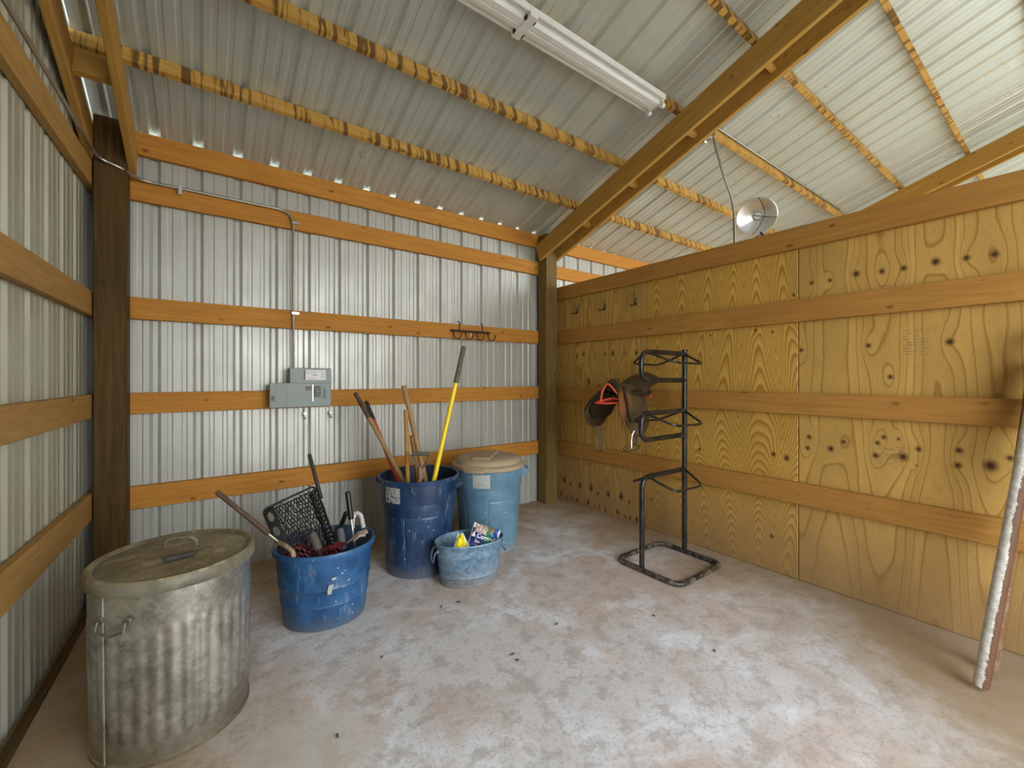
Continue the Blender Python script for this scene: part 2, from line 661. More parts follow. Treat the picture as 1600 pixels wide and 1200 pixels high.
# ---- gable wall on the left, turned a little
wl = struct('wall_left', (-.53, 3.505, 0), -.0303)
GT = lambda y: zr(3.505+y) - .035
Lw = 5.1


def gable_sheet(y0):
    return sheet_mesh('metal_sheet', lambda a, d: (-.042-d, y0-a, -.04), lambda a, d: (-.042-d, y0-a, GT(y0-a)), M['gable'])


y0 = .045
while y0 > -Lw:
    link('metal_sheet', gable_sheet(y0), wl)
    y0 -= 4*P9
for zc, hh in ((.604, .152), (1.200, .140), (1.810, .142), (2.576, .142)):
    board('girt', (-.021, .10, zc), (-.021, -Lw, zc), hh, .038, M['left_girt'], wl)
board('girt', (-.021, -1.15, 3.35), (-.021, -Lw, 3.35), .14, .038, M['left_girt'], wl)
board('sill_board', (-.005, .0, .004), (-.005, -Lw, .004), .05, .03, M['post_dark'], wl)

# ---- unseen front wall with doorway and open bay, openings shaped to control the daylight
wf = struct('wall_front_unseen')
bm = bmesh.new()
box(bm, (XE, YF, -.05), (XE+.03, 3.7, 4.62))
props(obj('wall_far_side_added', bm, M['sheet']), kind='structure')  # unseen end wall, added to dim the bay beyond the partition
for lo, hi in (((-.62, YF, -.05), (.45, YF+.03, 4.62)), ((2.75, YF, -.05), (3.30, YF+.03, 4.62)), ((.45, YF, 2.85), (2.75, YF+.03, 4.62)), ((3.30, YF, 3.3), (XE, YF+.03, 4.62))):  # last one is a header added to darken the roof beyond
    bm = bmesh.new()
    box(bm, lo, hi)
    obj('unseen_wall_panel', bm, M['sheet'], wf)

# ---- posts
tb = struct('trim_1')
board('post', (-.451, 3.53, -.05), (-.451, 3.53, 2.93), .15, .14, M['post_dark'], tb, up=(1, 0, 0), bev=.006)
tb = struct('trim_2')
board('post', (3.062, 3.53, -.05), (3.062, 3.53, 2.93), .155, .14, M['post'], tb, up=(1, 0, 0), bev=.006)

# ---- plywood partition on the right


def vnoise(y, z, sy, sz, seed):
    rng = np.random.RandomState(seed)
    G = rng.rand(64, 64)
    u, v = y*sy+100, z*sz+100
    i, j = np.floor(u).astype(int), np.floor(v).astype(int)
    fu, fv = u-i, v-j
    fu, fv = fu*fu*(3-2*fu), fv*fv*(3-2*fv)
    g = lambda a, b: G[a % 64, b % 64]
    return (g(i, j)*(1-fu)+g(i+1, j)*fu)*(1-fv) + (g(i, j+1)*(1-fu)+g(i+1, j+1)*fu)*fv


def gA(y, z):
    return y*24 + 5.0*vnoise(y, z, 6, .9, 3) + 2.2*vnoise(y, z, 16, 2.5, 4)


def gB(y, z):
    return -5.5*np.abs(np.cos(pi*y/.215 + 2.6*vnoise(y, z, 1.7, .9, 8))) + 10*z + 11*vnoise(y, z, 1.4, .9, 5) + 1.6*vnoise(y, z, 10, 3, 6)


def gC(y, z):
    return 3.0*vnoise(y, z, 4.4, .8, 13) + 1.6*np.cos(2*pi*y/.42+1+1.5*vnoise(y, z, 2, .8, 3)) + 1.1*z + .25*vnoise(y, z, 14, 6, 12)


KA = [(3.271,1.598,1.2),(3.167,1.614,1.6),(2.875,1.601,1.3),(2.772,1.603,1.8),(2.495,1.596,1.6),(3.39,1.603,.8),(2.995,1.587,.8),(2.613,1.596,.8),(3.093,1.323,1.8),(3.223,1.288,.8),(3.34,1.279,.6),(2.943,1.286,.9),(2.705,1.345,1),(3.461,.222,2.2),(3.36,.192,1.2),(3.223,.207,2.2),(3.061,.217,2.4),(2.964,.182,1.3),(2.83,.206,2.2),(2.67,.217,2.5),(2.575,.19,1.2),(3.513,.06,1.6),(3.415,.04,.9),(3.35,.048,1),(3.261,.047,1.6),(3.102,.058,1.8),(3.013,.04,1),(2.947,.05,1.1),(2.867,.044,1.3),(2.713,.058,1.7),(2.62,.039,1.2),(2.564,.042,1.2),(2.488,.045,1.6),(3.084,.463,.9)]
KB = [(1.782,1.705,.8),(1.445,1.715,1),(1.329,1.691,.9),(1.196,1.933,1),(1.321,.828,1.5),(1.239,.814,1.8),(1.333,.246,1.2),(1.873,.789,1.2),(2.328,.278,1)]
KC = [(1.091,1.997,1.2),(.989,1.995,1.2),(.854,2.009,1.8),(.732,2.0,1.5),(.635,1.999,1.5),(.504,2.007,2),(.388,2.001,1.5),(.29,1.998,1.7),(.795,1.564,1.4),(.694,1.374,1.4),(.45,1.563,1.8),(1.151,1.555,1.3),(1.104,.975,1.4),(1.113,.901,1.3),(.985,.914,1.8),(.918,.966,1.4),(.752,.98,1.3),(.723,1.018,1.3),(.658,1.014,.9),(.761,.904,1.5),(.638,.914,2.2),(.573,.967,1.4),(.414,.982,1.6),(.419,.902,1.6),(.303,.919,2.8),(.239,.968,1.4),(.581,.872,.6)]


def ply(y0, y1, g, knots, mat, parent, step=.0065, tall=1.0):
    ny, nz = int((y1-y0)/step)+1, int(2.30/step)+1
    ys, zs = np.linspace(y0+.0015, y1-.0015, ny), np.linspace(.003, 2.33, nz)
    Y, Z = np.meshgrid(ys, zs)
    G = g(Y, Z)
    K = np.zeros_like(G)
    for (ky, kz, s) in knots:
        s = s*.010
        dy, dz = Y-ky, Z-kz
        dzz = np.where(dz > 0, dz/(1+.8*tall), dz)
        r = np.sqrt((dy/s)**2 + (dzz/(s*1.15))**2)
        K = np.maximum(K, np.clip(1.35-r, 0, 1))
        G = G + .9*np.exp(-(dy**2/(s*2.6)**2 + dz**2/(s*6)**2))
    front = np.stack([np.full(Y.size, XR), Y.ravel(), Z.ravel()], 1)
    idx = np.arange(ny*nz).reshape(nz, ny)
    q = np.stack([idx[:-1, :-1], idx[1:, :-1], idx[1:, 1:], idx[:-1, 1:]], -1).reshape(-1, 4)
    # rim and back
    rim = np.concatenate([idx[0, :], idx[1:, -1], idx[-1, -2::-1], idx[-2:0:-1, 0]])
    back = front[rim].copy()
    back[:, 0] += .012
    b0 = len(front)
    nr = len(rim)
    bi = np.arange(nr)+b0
    side = np.stack([rim, np.roll(rim, -1), np.roll(bi, -1), bi], 1)
    co = np.concatenate([front, back])
    nq = len(q)+len(side)
    me = bpy.data.meshes.new('plywood_panel')
    me.vertices.add(len(co))
    me.vertices.foreach_set('co', co.ravel())
    loops = np.concatenate([q.ravel(), side.ravel(), bi])
    me.loops.add(len(loops))
    me.loops.foreach_set('vertex_index', loops.astype(np.int32))
    me.polygons.add(nq+1)
    me.polygons.foreach_set('loop_start', np.concatenate([np.arange(nq)*4, [nq*4]]).astype(np.int32))
    me.update(calc_edges=True)
    pad = np.zeros(nr)
    for nm, arr in (('grain', G), ('knot', K)):
        at_ = me.attributes.new(nm, 'FLOAT', 'POINT')
        at_.data.foreach_set('value', np.concatenate([arr.ravel(), pad]).astype(np.float32))
    me.materials.append(mat)
    return link('plywood_panel', me, parent)


wr = struct('wall_right')
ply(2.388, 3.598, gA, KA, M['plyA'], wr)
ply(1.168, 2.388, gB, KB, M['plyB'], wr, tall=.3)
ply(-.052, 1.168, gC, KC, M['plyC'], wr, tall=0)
ply(-1.272, -.052, gC, [], M['plyC'], wr, step=.02, tall=0)
for yy in (2.388, 1.168, -.052):
    board('seam_backing', (3.283, yy, .0), (3.283, yy, 2.23), .09, .038, M['rail'], wr, up=(0, 1, 0))  # unseen backing, added to stop light leaking through the seams
for zc, hh in ((.594, .142), (1.195, .140), (1.818, .146)):
    board('rail', (3.231, 3.598, zc), (3.231, -1.272, zc), hh, .038, M['rail'], wr)
board('top_plate', (3.231, 3.598, 2.309), (3.231, -1.272, 2.309), .145, .038, M['rail'], wr)
board('top_plate', (3.281, 3.598, 2.309), (3.281, -1.272, 2.309), .145, .038, M['rail'], wr)
# stamped grade marks: faint ink lines on the third panel
bm = bmesh.new()
for (yy, zz, n_, wd_) in ((.64, 1.50, 9, .12), (.745, .845, 8, .12)):
    for k in range(n_):
        for j in range(5):
            if random.random() < .72:
                a = yy - j*wd_/5
                h_ = random.uniform(.003, .007)
                box(bm, (XR-.0006, a-wd_/5*random.uniform(.45, .85), zz+k*.017), (XR, a, zz+k*.017+h_))
obj('ink_stamp', bm, plain('faded_ink', (.25, .165, .07), .8), wr)['kind'] = 'stuff'

# ---- roof
ce = struct('ceiling')
me = sheet_mesh('roof_sheet', lambda a, d: (a, 3.80, zr(3.80)+d*1.05), lambda a, d: (a, YF, zr(YF)+d*1.05), M['roof'])
x = -.029 - 4*P9
while x < XE:
    o = link('roof_sheet', me, ce)
    o.location.x = x
    x += 4*P9
PY = (3.07, 2.50, 1.935, 1.37, .82, .26, -.30, -.86)
sl = Vector((0, -1, .335)).normalized()
nr_ = Vector((0, .335, 1)).normalized()
for y in PY:
    c = Vector((0, y, zr(y))) - nr_*.0465
    for (xa, xb) in ((-.58, 3.05), (3.052, 6.68), (6.682, XE)):
        board('purlin', (xa, c.y, c.z), (xb, c.y, c.z), .089, .038, M['purlin'], ce, up=nr_)


def rafter(xc):
    zt = lambda y: zr(y) - .148
    a, b = Vector((xc, 3.60, zt(3.60))), Vector((xc, YF, zt(YF)))
    a -= nr_*.092
    b -= nr_*.092
    board('rafter', a, b, .184, .038, M['rafter'], ce, up=nr_)


for pc in (-.451, 3.062, 6.73):
    half = .075 if pc < 0 else .0775
    rafter(pc-half-.019)
    rafter(pc+half+.019)
    for y in PY[:6]:
        c = Vector((0, y, zr(y))) - nr_*(.093+.105)
        board('block', (pc-half, c.y-.01, c.z), (pc+half, c.y-.01, c.z), .15, .038, M['rafter'], ce, up=nr_)

# ================================================================== wiring
cdt = thing('electrical_conduit', 'thin grey metal conduit running from the dark corner post down to the breaker panel', 'conduit', (.553, 3.57, 1.44))
pts = fillet([(.553, 3.585, 1.44), (.553, 3.585, 2.632), (-.33, 3.585, 2.632), (-.395, 3.448, 2.632), (-.50, 3.440, 2.66), (-.515, 3.30, 2.672), (-.615, .6, 2.672)], .11, 8)
tube_obj('pipe', pts, .0095, M['conduit'], cdt)
for p in ((-.125, 3.585, 2.632), (.553, 3.585, 2.55), (.553, 3.585, 1.86)):
    bm = bmesh.new()
    if p[0] < 0:
        box(bm, (p[0]-.012, 3.571, p[2]-.045), (p[0]+.012, 3.603, p[2]+.013), .002)
    else:
        box(bm, (p[0]-.013, 3.571, p[2]-.010), (p[0]+.040, 3.603, p[2]+.010), .002)
    obj('clamp', bm, M['silver'], cdt)

bp = thing('breaker_panel', 'grey stepped electrical breaker panel on the back wall girt', 'panel', (.66, 3.58, 1.146))
bm = bmesh.new()
box(bm, (.517, 3.505, 1.150), (.808, 3.600, 1.443), .004)
obj('enclosure', bm, M['panel'], bp)
bm = bmesh.new()
box(bm, (.385, 3.495, 1.148), (.800, 3.504, 1.330), .003)
box(bm, (.390, 3.504, 1.158), (.516, 3.600, 1.322), .003)
cv = obj('front_cover', bm, M['panel'], bp)
bm = bmesh.new()
for a in ((.421, .498, 1.176, 1.178), (.421, .498, 1.308, 1.310), (.421, .423, 1.176, 1.310), (.496, .498, 1.176, 1.310)):
    box(bm, (a[0], 3.4935, a[2]), (a[1], 3.495, a[3]))
obj('door_outline', bm, M['panel_line'], cv)
bm = bmesh.new()
box(bm, (.6705, 3.492, 1.19), (.6745, 3.495, 1.318), .0005)
obj('bright_strip', bm, M['silver'], cv)
bm = bmesh.new()
box(bm, (.684, 3.487, 1.222), (.728, 3.495, 1.306), .002)
br = obj('breaker_switch', bm, M['black'], bp)
bm = bmesh.new()
box(bm, (.692, 3.482, 1.258), (.722, 3.487, 1.272), .001)
obj('toggle', bm, M['panel_line'], br)
bm = bmesh.new()
box(bm, (.622, 3.492, 1.274), (.663, 3.495, 1.304), .001)
w_ = obj('warning_plate', bm, M['black'], bp)
bm = bmesh.new()
box(bm, (.628, 3.4912, 1.283), (.642, 3.492, 1.296))
obj('red_mark', bm, M['red'], w_)
bm = bmesh.new()
box(bm, (.396, 3.492, 1.202), (.414, 3.495, 1.234), .001)
obj('dark_sticker', bm, M['black'], bp)
bm = bmesh.new()
box(bm, (.748, 3.492, 1.21), (.765, 3.495, 1.29), .003)
obj('hasp_slot', bm, M['panel_line'], bp)
bm = bmesh.new()
box(bm, (.622, 3.5035, 1.352), (.766, 3.505, 1.428))
lb = obj('paper_label', bm, M['label'], bp)
bm = bmesh.new()
box(bm, (.612, 3.502, 1.354), (.622, 3.505, 1.428))
obj('black_edge', bm, M['black'], bp)
bm = bmesh.new()
for k in range(3):
    box(bm, (.630, 3.5028, 1.414-k*.006), (.630+.11-.02*k, 3.5035, 1.4155-k*.006))
box(bm, (.672, 3.5028, 1.386), (.704, 3.5035, 1.393))
for k in range(7):
    box(bm, (.733, 3.5028, 1.368+k*.007), (.733+random.uniform(.015, .026), 3.5035, 1.3705+k*.007))
for k in range(3):
    box(bm, (.645, 3.5028, 1.358+k*.005), (.70, 3.5035, 1.3592+k*.005))
props(obj('label_print', bm, M['print'], lb), kind='stuff')
bm = bmesh.new()
for (a, b) in ((.780, 1.432), (.792, 1.290), (.780, 1.160), (.392, 1.272)):
    disc(bm, (a, 3.493, b), (0, 1, 0), .004, .006, 8)
props(obj('screws', bm, M['dgrip'], bp), kind='stuff')
for nm, xx, lab in (('pipe_clip', .636, 'small silver clip on the metal wall under the middle of the breaker panel'),
                    ('pipe_clip', .826, 'small silver clip on the metal wall under the right end of the breaker panel')):
    c = thing(nm, lab, 'clip', (xx, 3.64, 1.075))
    bm = bmesh.new()
    disc(bm, (xx, 3.625, 1.09), (0, 1, 0), .012, .04, 10)
    obj('bolt', bm, M['conduit'], c, True)
    bm = bmesh.new()
    tube(bm, [(xx-.008, 3.61, 1.09), (xx-.006, 3.60, 1.065), (xx+.006, 3.60, 1.05), (xx+.004, 3.635, 1.045)], .004, 6)
    obj('hook', bm, M['conduit'], c, True)

# ---- strip light
fl = thing('strip_light', 'long white two-row fluorescent strip fixture without tubes under a roof purlin', 'light', (1.48, 1.92, 3.40))
fy, fz = 1.905, zr(1.935)-.105


def lightsec(x0, x1):
    bm = bmesh.new()
    prof = [(-.092, 0), (-.092, -.034), (-.084, -.036), (-.080, -.024), (-.046, -.026), (-.038, -.050), (-.006, -.052), (0, -.040), (.006, -.052), (.038, -.050), (.046, -.026), (.080, -.024), (.084, -.036), (.092, -.034), (.092, 0)]
    rings = []
    for xx in (x0, x1):
        rings.append([bm.verts.new((xx, fy+a, fz+b)) for a, b in prof])
    n = len(prof)
    for k in range(n):
        bm.faces.new((rings[0][k], rings[0][(k+1) % n], rings[1][(k+1) % n], rings[1][k]))
    bm.faces.new(rings[0])
    bm.faces.new(rings[1][::-1])
    return bm


for (a, b) in ((.29, 1.462), (1.492, 2.70)):
    obj('channel', lightsec(a, b), M['white'], fl)
bm = bmesh.new()
box(bm, (1.448, fy-.094, fz-.056), (1.506, fy+.094, fz), .003)
j = obj('joint_cover', bm, M['white'], fl)
for yy in (-.055, .055):
    for xx in (1.447, 1.507):
        bm = bmesh.new()
        box(bm, (xx-.004, fy+yy-.012, fz-.058), (xx+.004, fy+yy+.012, fz-.036), .001)
        box(bm, (xx-.009, fy+yy-.004, fz-.050), (xx+.009, fy+yy+.004, fz-.044), .001)
        obj('tube_slot', bm, M['black'], j)
for xx in (.285, 2.705):
    for yy in (-.058, .058):
        bm = bmesh.new()
        disc(bm, (xx, fy+yy, fz-.060), (1, 0, 0), .019, .026, 14)
        disc(bm, (xx+(.014 if xx > 1 else -.014), fy+yy, fz-.060), (1, 0, 0), .011, .012, 12)
        box(bm, (xx-.012, fy+yy-.010, fz-.035), (xx+.012, fy+yy+.010, fz))
        obj('lamp_holder', bm, M['white'], fl, True)

# ---- cord and junction box beyond the rafter
jc = thing('hanging_cable', 'thick grey cable hanging from the rafter behind the plywood partition', 'cable', (3.25, 1.95, 3.40))
p0 = at(1115, 214, 3.40)
pts = [p0, at(1119, 232, 3.41), at(1131, 275, 3.43), at(1143, 308, 3.45), at(1147, 335, 3.46), at(1148, 385, 3.46)]
sm = []
for i in range(len(pts)-1):
    a, b = pts[i], pts[i+1]
    sm += [a, (a+b)/2]
sm.append(pts[-1])
tube_obj('cable', sm, .0095, M['conduit'], jc)
bm = bmesh.new()
disc(bm, p0+Vector((-.01, 0, .02)), (0, 0, 1), .022, .05, 12)
tube(bm, [p0+Vector((-.01, 0, .03)), at(1100, 221, 3.36)], .010, 8)
disc(bm, at(1100, 221, 3.36), (1, 0, 0), .018, .03, 12)
obj('connector', bm, M['silver'], jc, True)
tube_obj('purlin_pipe', [p0+Vector((0, .0, .05)), (3.40, 1.90, zr(1.90)-.012), (6.6, 1.90, zr(1.90)-.012)], .008, M['conduit'], jc, 8)

# ---- heat lamp clamped to the partition top
hc = at(1182, 338, 3.20)
hl = thing('clamp_lamp', 'round aluminium reflector lamp with wire guard clamped above the plywood partition', 'lamp', at(1186, 373, 3.20))
nd = (Vector((0, 0, CAMZ)) - hc).normalized()
nd = (nd + Vector((-.06, .10, -.05))).normalized()
ux = nd.cross(Vector((0, 0, 1))).normalized()
uy = ux.cross(nd).normalized()
bm = bmesh.new()
prof = [(.159, .0), (.157, .004), (.148, -.006), (.135, -.018), (.128, -.020), (.118, -.034), (.110, -.035), (.098, -.050), (.090, -.051),
        (.076, -.066), (.068, -.067), (.054, -.079), (.046, -.080), (.034, -.088), (.030, -.14), (.018, -.15)]
rings = []
for (r, z) in prof:
    rings.append([bm.verts.new(hc + ux*r*.86*cos(2*pi*k/48) + uy*r*.86*sin(2*pi*k/48) + nd*z) for k in range(48)])
for A, B in zip(rings, rings[1:]):
    for k in range(48):
        bm.faces.new((A[k], A[(k+1) % 48], B[(k+1) % 48], B[k]))
bm.faces.new(rings[-1])
obj('reflector', bm, M['alu'], hl, True, ang=60)
tube_obj('rim', [hc + ux*.136*cos(2*pi*k/40) + uy*.136*sin(2*pi*k/40) for k in range(40)], .003, M['alu'], hl, 6, True)
bm = bmesh.new()
disc(bm, hc-nd*.09, nd, .026, .06, 16)
obj('bulb_socket', bm, M['white'], hl, True)
for a, b in (((-.134, -.035), (.02, .012)), ((-.02, .13), (.03, -.13))):
    q = []
    for k in range(9):
        t = k/8
        u = a[0]*(1-t)+b[0]*t + (.0 if a[1] < 0 else -.06*sin(pi*t))
        v = a[1]*(1-t)+b[1]*t
        q.append(hc+ux*u+uy*v+nd*(.012+.03*sin(pi*t)))
    tube_obj('guard_wire', q, .0028, M['wire'], hl, 6)
q = [at(1188, 366, 3.1), at(1180, 371, 3.09), at(1177, 377, 3.09), at(1186, 374, 3.09), at(1191, 372, 3.09), at(1190, 366, 3.12)]
tube_obj('clamp', q, .005, M['wire'], hl, 6)
bm = bmesh.new()
tube(bm, [hc-nd*.13, hc-nd*.13+Vector((.0, 0, -.10)), at(1195, 375, 3.14)], .010, 8)
obj('clamp_arm', bm, M['wire'], hl, True)

# ================================================================== hooks
hr = thing('hook_rack', 'dark iron rack of four curved hooks on the back wall girt', 'hook rack', (2.12, 3.60, 1.82))
bm = bmesh.new()
box(bm, (1.895, 3.588, 1.808), (2.345, 3.600, 1.832), .002)
obj('bar', bm, M['iron'], hr)
for xx in (1.925, 2.058, 2.182, 2.315):
    q = [(xx, 3.585, 1.82)]
    for k in range(9):
        a = pi + pi*k/8
        q.append((xx+.033+.033*cos(a), 3.572-.02*k/8, 1.775+.035*sin(a)))
    q.append((xx+.066, 3.548, 1.80))
    tube_obj('hook', q, .0055, M['iron'], hr, 8)
for xx in (1.992, 2.250):
    q = [(xx, 3.585, 1.82), (xx, 3.583, 1.875), (xx-.006, 3.575, 1.898), (xx-.022, 3.565, 1.908), (xx-.038, 3.556, 1.902)]
    tube_obj('top_hook', q, .005, M['iron'], hr, 8)
bm = bmesh.new()
box(bm, (2.112, 3.584, 1.772), (2.124, 3.587, 1.806))
obj('white_tag', bm, M['label'], hr)

for (yy, zz, lab) in ((3.26, 2.10, 'black coat hook on the plywood nearest to the corner post'),
                      (2.871, 2.088, 'black coat hook on the plywood, middle one of the three'),
                      (2.495, 2.084, 'black coat hook on the plywood farthest from the corner post')):
    h = thing('coat_hook', lab, 'hook', (XR, yy, zz), 'black coat hooks on the plywood partition')
    bm = bmesh.new()
    box(bm, (XR-.006, yy-.008, zz-.04), (XR, yy+.008, zz+.03), .002)
    obj('plate', bm, M['black'], h)
    tube_obj('upper_prong', [(XR-.004, yy, zz-.01), (XR-.018, yy, zz+.03), (XR-.030, yy, zz+.085)], .0045, M['black'], h, 6)
    for s in (-1, 1):
        tube_obj('lower_prong', [(XR-.004, yy, zz-.01), (XR-.02, yy+s*.010, zz-.040), (XR-.05, yy+s*.024, zz-.046), (XR-.058, yy+s*.028, zz-.030)], .005, M['black'], h, 6)

# ================================================================== containers
# ---- big galvanised can
gx, gy = -.090, 2.195
gc = thing('galvanized_can', 'large ribbed galvanized metal trash can with a dusty lid in front of the corner post', 'trash can', (gx, gy, 0))


def rcan(t, r, z):
    if .07 < z < .50:
        e = min(1, (z-.07)/.02, (.50-z)/.03)
        return r + e*.0035*(abs(sin(17*t))*2-1)
    return r


bm = bmesh.new()
zs = [0.0, .012, .03, .06, .07, .078, .09, .12, .2, .3, .4, .46, .475, .485, .5, .52, .56, .6, .628]
prof = [(.246, 0.0), (.254, .0), (.254, .014), (.249, .018)]
prof += [(.249 + .009*z/.6, z) for z in zs[2:]]
prof += [(.254, .628), (.252, .5), (.246, .03), (.1, .02)]
shell(bm, prof, 176, rcan, c=(gx, gy, 0), cap0=True, cap1=True)
obj('body', bm, M['can'], gc, True, ang=50)
tube_obj('seam', [(gx+.2545*cos(radians(-138)), gy+.2545*sin(radians(-138)), .02), (gx+.2605*cos(radians(-138)), gy+.2605*sin(radians(-138)), .61)], .0035, M['can'], gc, 6)
bm = bmesh.new()
prof = [(.262, .612), (.270, .612), (.274, .618), (.272, .650), (.264, .662), (.252, .660), (.244, .652), (.235, .654), (.15, .664), (.06, .670), (.0005, .671)]
shell(bm, prof, 96, c=(gx, gy, 0), cap0=True)
ld = obj('lid', bm, M['lid'], gc, True, ang=50)
# bail handle on the lid
hx, hy = gx+.015, gy+.03
da = Vector((cos(radians(-25)), sin(radians(-25)), 0))
q = [Vector((hx, hy, .668)) + da*s*.058 + Vector((0, 0, h)) for s, h in ((-1, 0), (-.98, .022), (-.75, .034), (0, .038), (.75, .034), (.98, .022), (1, 0))]
bm = bmesh.new()
tube(bm, q, .0055, 8)
o = obj('lid_handle', bm, M['can'], ld, True)
# side handle
for a0 in (radians(-128), radians(52)):
    c0 = Vector((gx+.262*cos(a0), gy+.262*sin(a0), .53))
    tn = Vector((-sin(a0), cos(a0), 0))
    nn = Vector((cos(a0), sin(a0), 0))
    bm = bmesh.new()
    for s in (-1, 1):
        box_c = c0+tn*s*.05
        disc(bm, box_c, nn, .013, .012, 10)
    tube(bm, [c0+tn*-.05+nn*.008, c0+tn*-.05+nn*.015+Vector((0, 0, -.03)), c0+nn*.016+Vector((0, 0, -.045)), c0+tn*.05+nn*.015+Vector((0, 0, -.03)), c0+tn*.05+nn*.008], .005, 8)
    obj('side_handle', bm, M['dgrip'], gc, True)

# ---- hook tool lying on the lid
p0, p1 = at(256, 887, 1.60), at(302, 868, 1.66)
p0.z = p1.z = .680
tl = thing('hoof_pick', 'black rubber grip tool with a curved steel tip lying on the galvanized lid', 'tool', (p0.x, p0.y, .668))
tube_obj('grip', [p0, p0+(p1-p0)*.04, p0+(p1-p0)*.5, p1], [.009, .0125, .0115, .010], M['dark_grip'], tl, 12)
p2, p3 = at(314, 866, 1.68), at(333, 862, 1.72)
p2.z, p3.z = .685, .682
tube_obj('steel_tip', [p1, (p1+p2)/2+Vector((0, 0, .004)), p2, (p2+p3)/2+Vector((.0, .006, .002)), p3], [.005, .0045, .004, .004, .003], M['dark_grip'], tl, 8)


def open_body(c, prof, n, mat_in, mat, parent, name='body', rf=None, sx=1, sy=1, rz=0, split=None):
    bm = bmesh.new()
    shell(bm, prof, n, rf, sx, sy, rz, True, True, c)
    o = obj(name, bm, [mat, mat_in], parent, True, ang=40)
    if split is not None:
        nf = len(prof)-1
        me = o.data
        for i, p in enumerate(me.polygons):
            if i >= split*n and i < nf*n + 2 and i != nf*n:
                p.material_index = 1
    return o


def brute_rf(R0, slots, depth=.005):
    def rf(t, r, z):
        if z < .08 or z > .44 or r < .22:
            return r
        for a, hw in slots:
            d = abs((t-a+pi) % (2*pi)-pi)
            e = min((hw-d)*.25, z-.095, .425-z)
            if e > 0:
                return r - (depth if e < .014 else .0015)
        return r
    return rf


def brute(c, angs):
    lv = [0, .012, .03, .07, .093, .097, .106, .112, .13, .2, .3, .4, .409, .414, .422, .427, .44, .46, .49]
    prof = [(.215, 0.0), (.232, .003)] + [(.234+.030*z/.5, z) for z in lv[1:]]
    prof += [(.262, .500), (.262, .506), (.272, .510), (.274, .56), (.277, .625), (.277, .640), (.288, .644), (.290, .668), (.284, .672), (.276, .668)]
    ns = len(prof)-1
    prof += [(.270, .60), (.256, .50), (.222, .05), (.05, .03)]
    return prof, ns


def cyl_patch(name, c, a0, a1, z0, z1, rfun, mat, parent, keep=None, nu=14, nv=12, off=.0015):
    bm = bmesh.new()
    V = [[None]*(nv+1) for _ in range(nu+1)]
    for i in range(nu+1):
        for j in range(nv+1):
            a, z = a0+(a1-a0)*i/nu, z0+(z1-z0)*j/nv
            r = rfun(z)+off
            V[i][j] = bm.verts.new((c[0]+r*cos(a), c[1]+r*sin(a), z))
    for i in range(nu):
        for j in range(nv):
            if keep is None or keep(i/nu, j/nv):
                bm.faces.new((V[i][j], V[i+1][j], V[i+1][j+1], V[i][j+1]))
    bmesh.ops.solidify(bm, geom=bm.faces[:], thickness=.0008)
    return obj(name, bm, mat, parent)


def can_handle(c, a, mat, parent, z=.60, r=.277):
    nn = Vector((cos(a), sin(a), 0))
    tn = Vector((-sin(a), cos(a), 0))
    b = Vector((c[0], c[1], z))
    bm = bmesh.new()
    P = lambda u, o, h: b + tn*u + nn*(r+o) + Vector((0, 0, h))
    Mx = Matrix.Identity(4)
    # two brackets and a grip bar
    for s in (-1, 1):
        vs = [P(s*.062, -.012, .045), P(s*.062, .050, .030), P(s*.062, .050, .002), P(s*.062, -.012, -.045)]
        A = [bm.verts.new(v - tn*.007) for v in vs]
        B = [bm.verts.new(v + tn*.007) for v in vs]
        bm.faces.new(A)
        bm.faces.new(B[::-1])
        for k in range(4):
            bm.faces.new((A[k], A[(k+1) % 4], B[(k+1) % 4], B[k]))
    tube(bm, [P(-.066, .044, .016), P(.066, .044, .016)], .013, 10)
    for k in range(5):
        u = -.045+k*.0225
        tube(bm, [P(u, -.005, .040), P(u, .042, .024)], .003, 6)
    obj('handle', bm, mat, parent, True)


# ---- navy barrel
nb = (1.278, 2.905)
nv = thing('navy_barrel', 'tall navy blue open plastic barrel holding long tool handles', 'barrel', (nb[0], nb[1], 0))
camdir = -36.1
slots = [(radians(-113.7+4.5+k*72), .50) for k in range(5)]
prof, ns = brute(nb, 0)
open_body((nb[0], nb[1], 0), prof, 300, M['navy_in'], M['navy'], nv, rf=brute_rf(0, slots), split=ns)
for a in (radians(camdir-20), radians(camdir+160)):
    can_handle(nb, a, M['navy'], nv)
rng = np.random.RandomState(5)
HOLES = rng.rand(16, 14)
cyl_patch('torn_label', nb, radians(camdir-132), radians(camdir-105), .520, .625, lambda z: .272+.005*(z-.51)/.115, M['label'], nv,
          keep=lambda u, v: HOLES[int(u*14), int(v*12)] > .22 or v > .85 or u > .9)

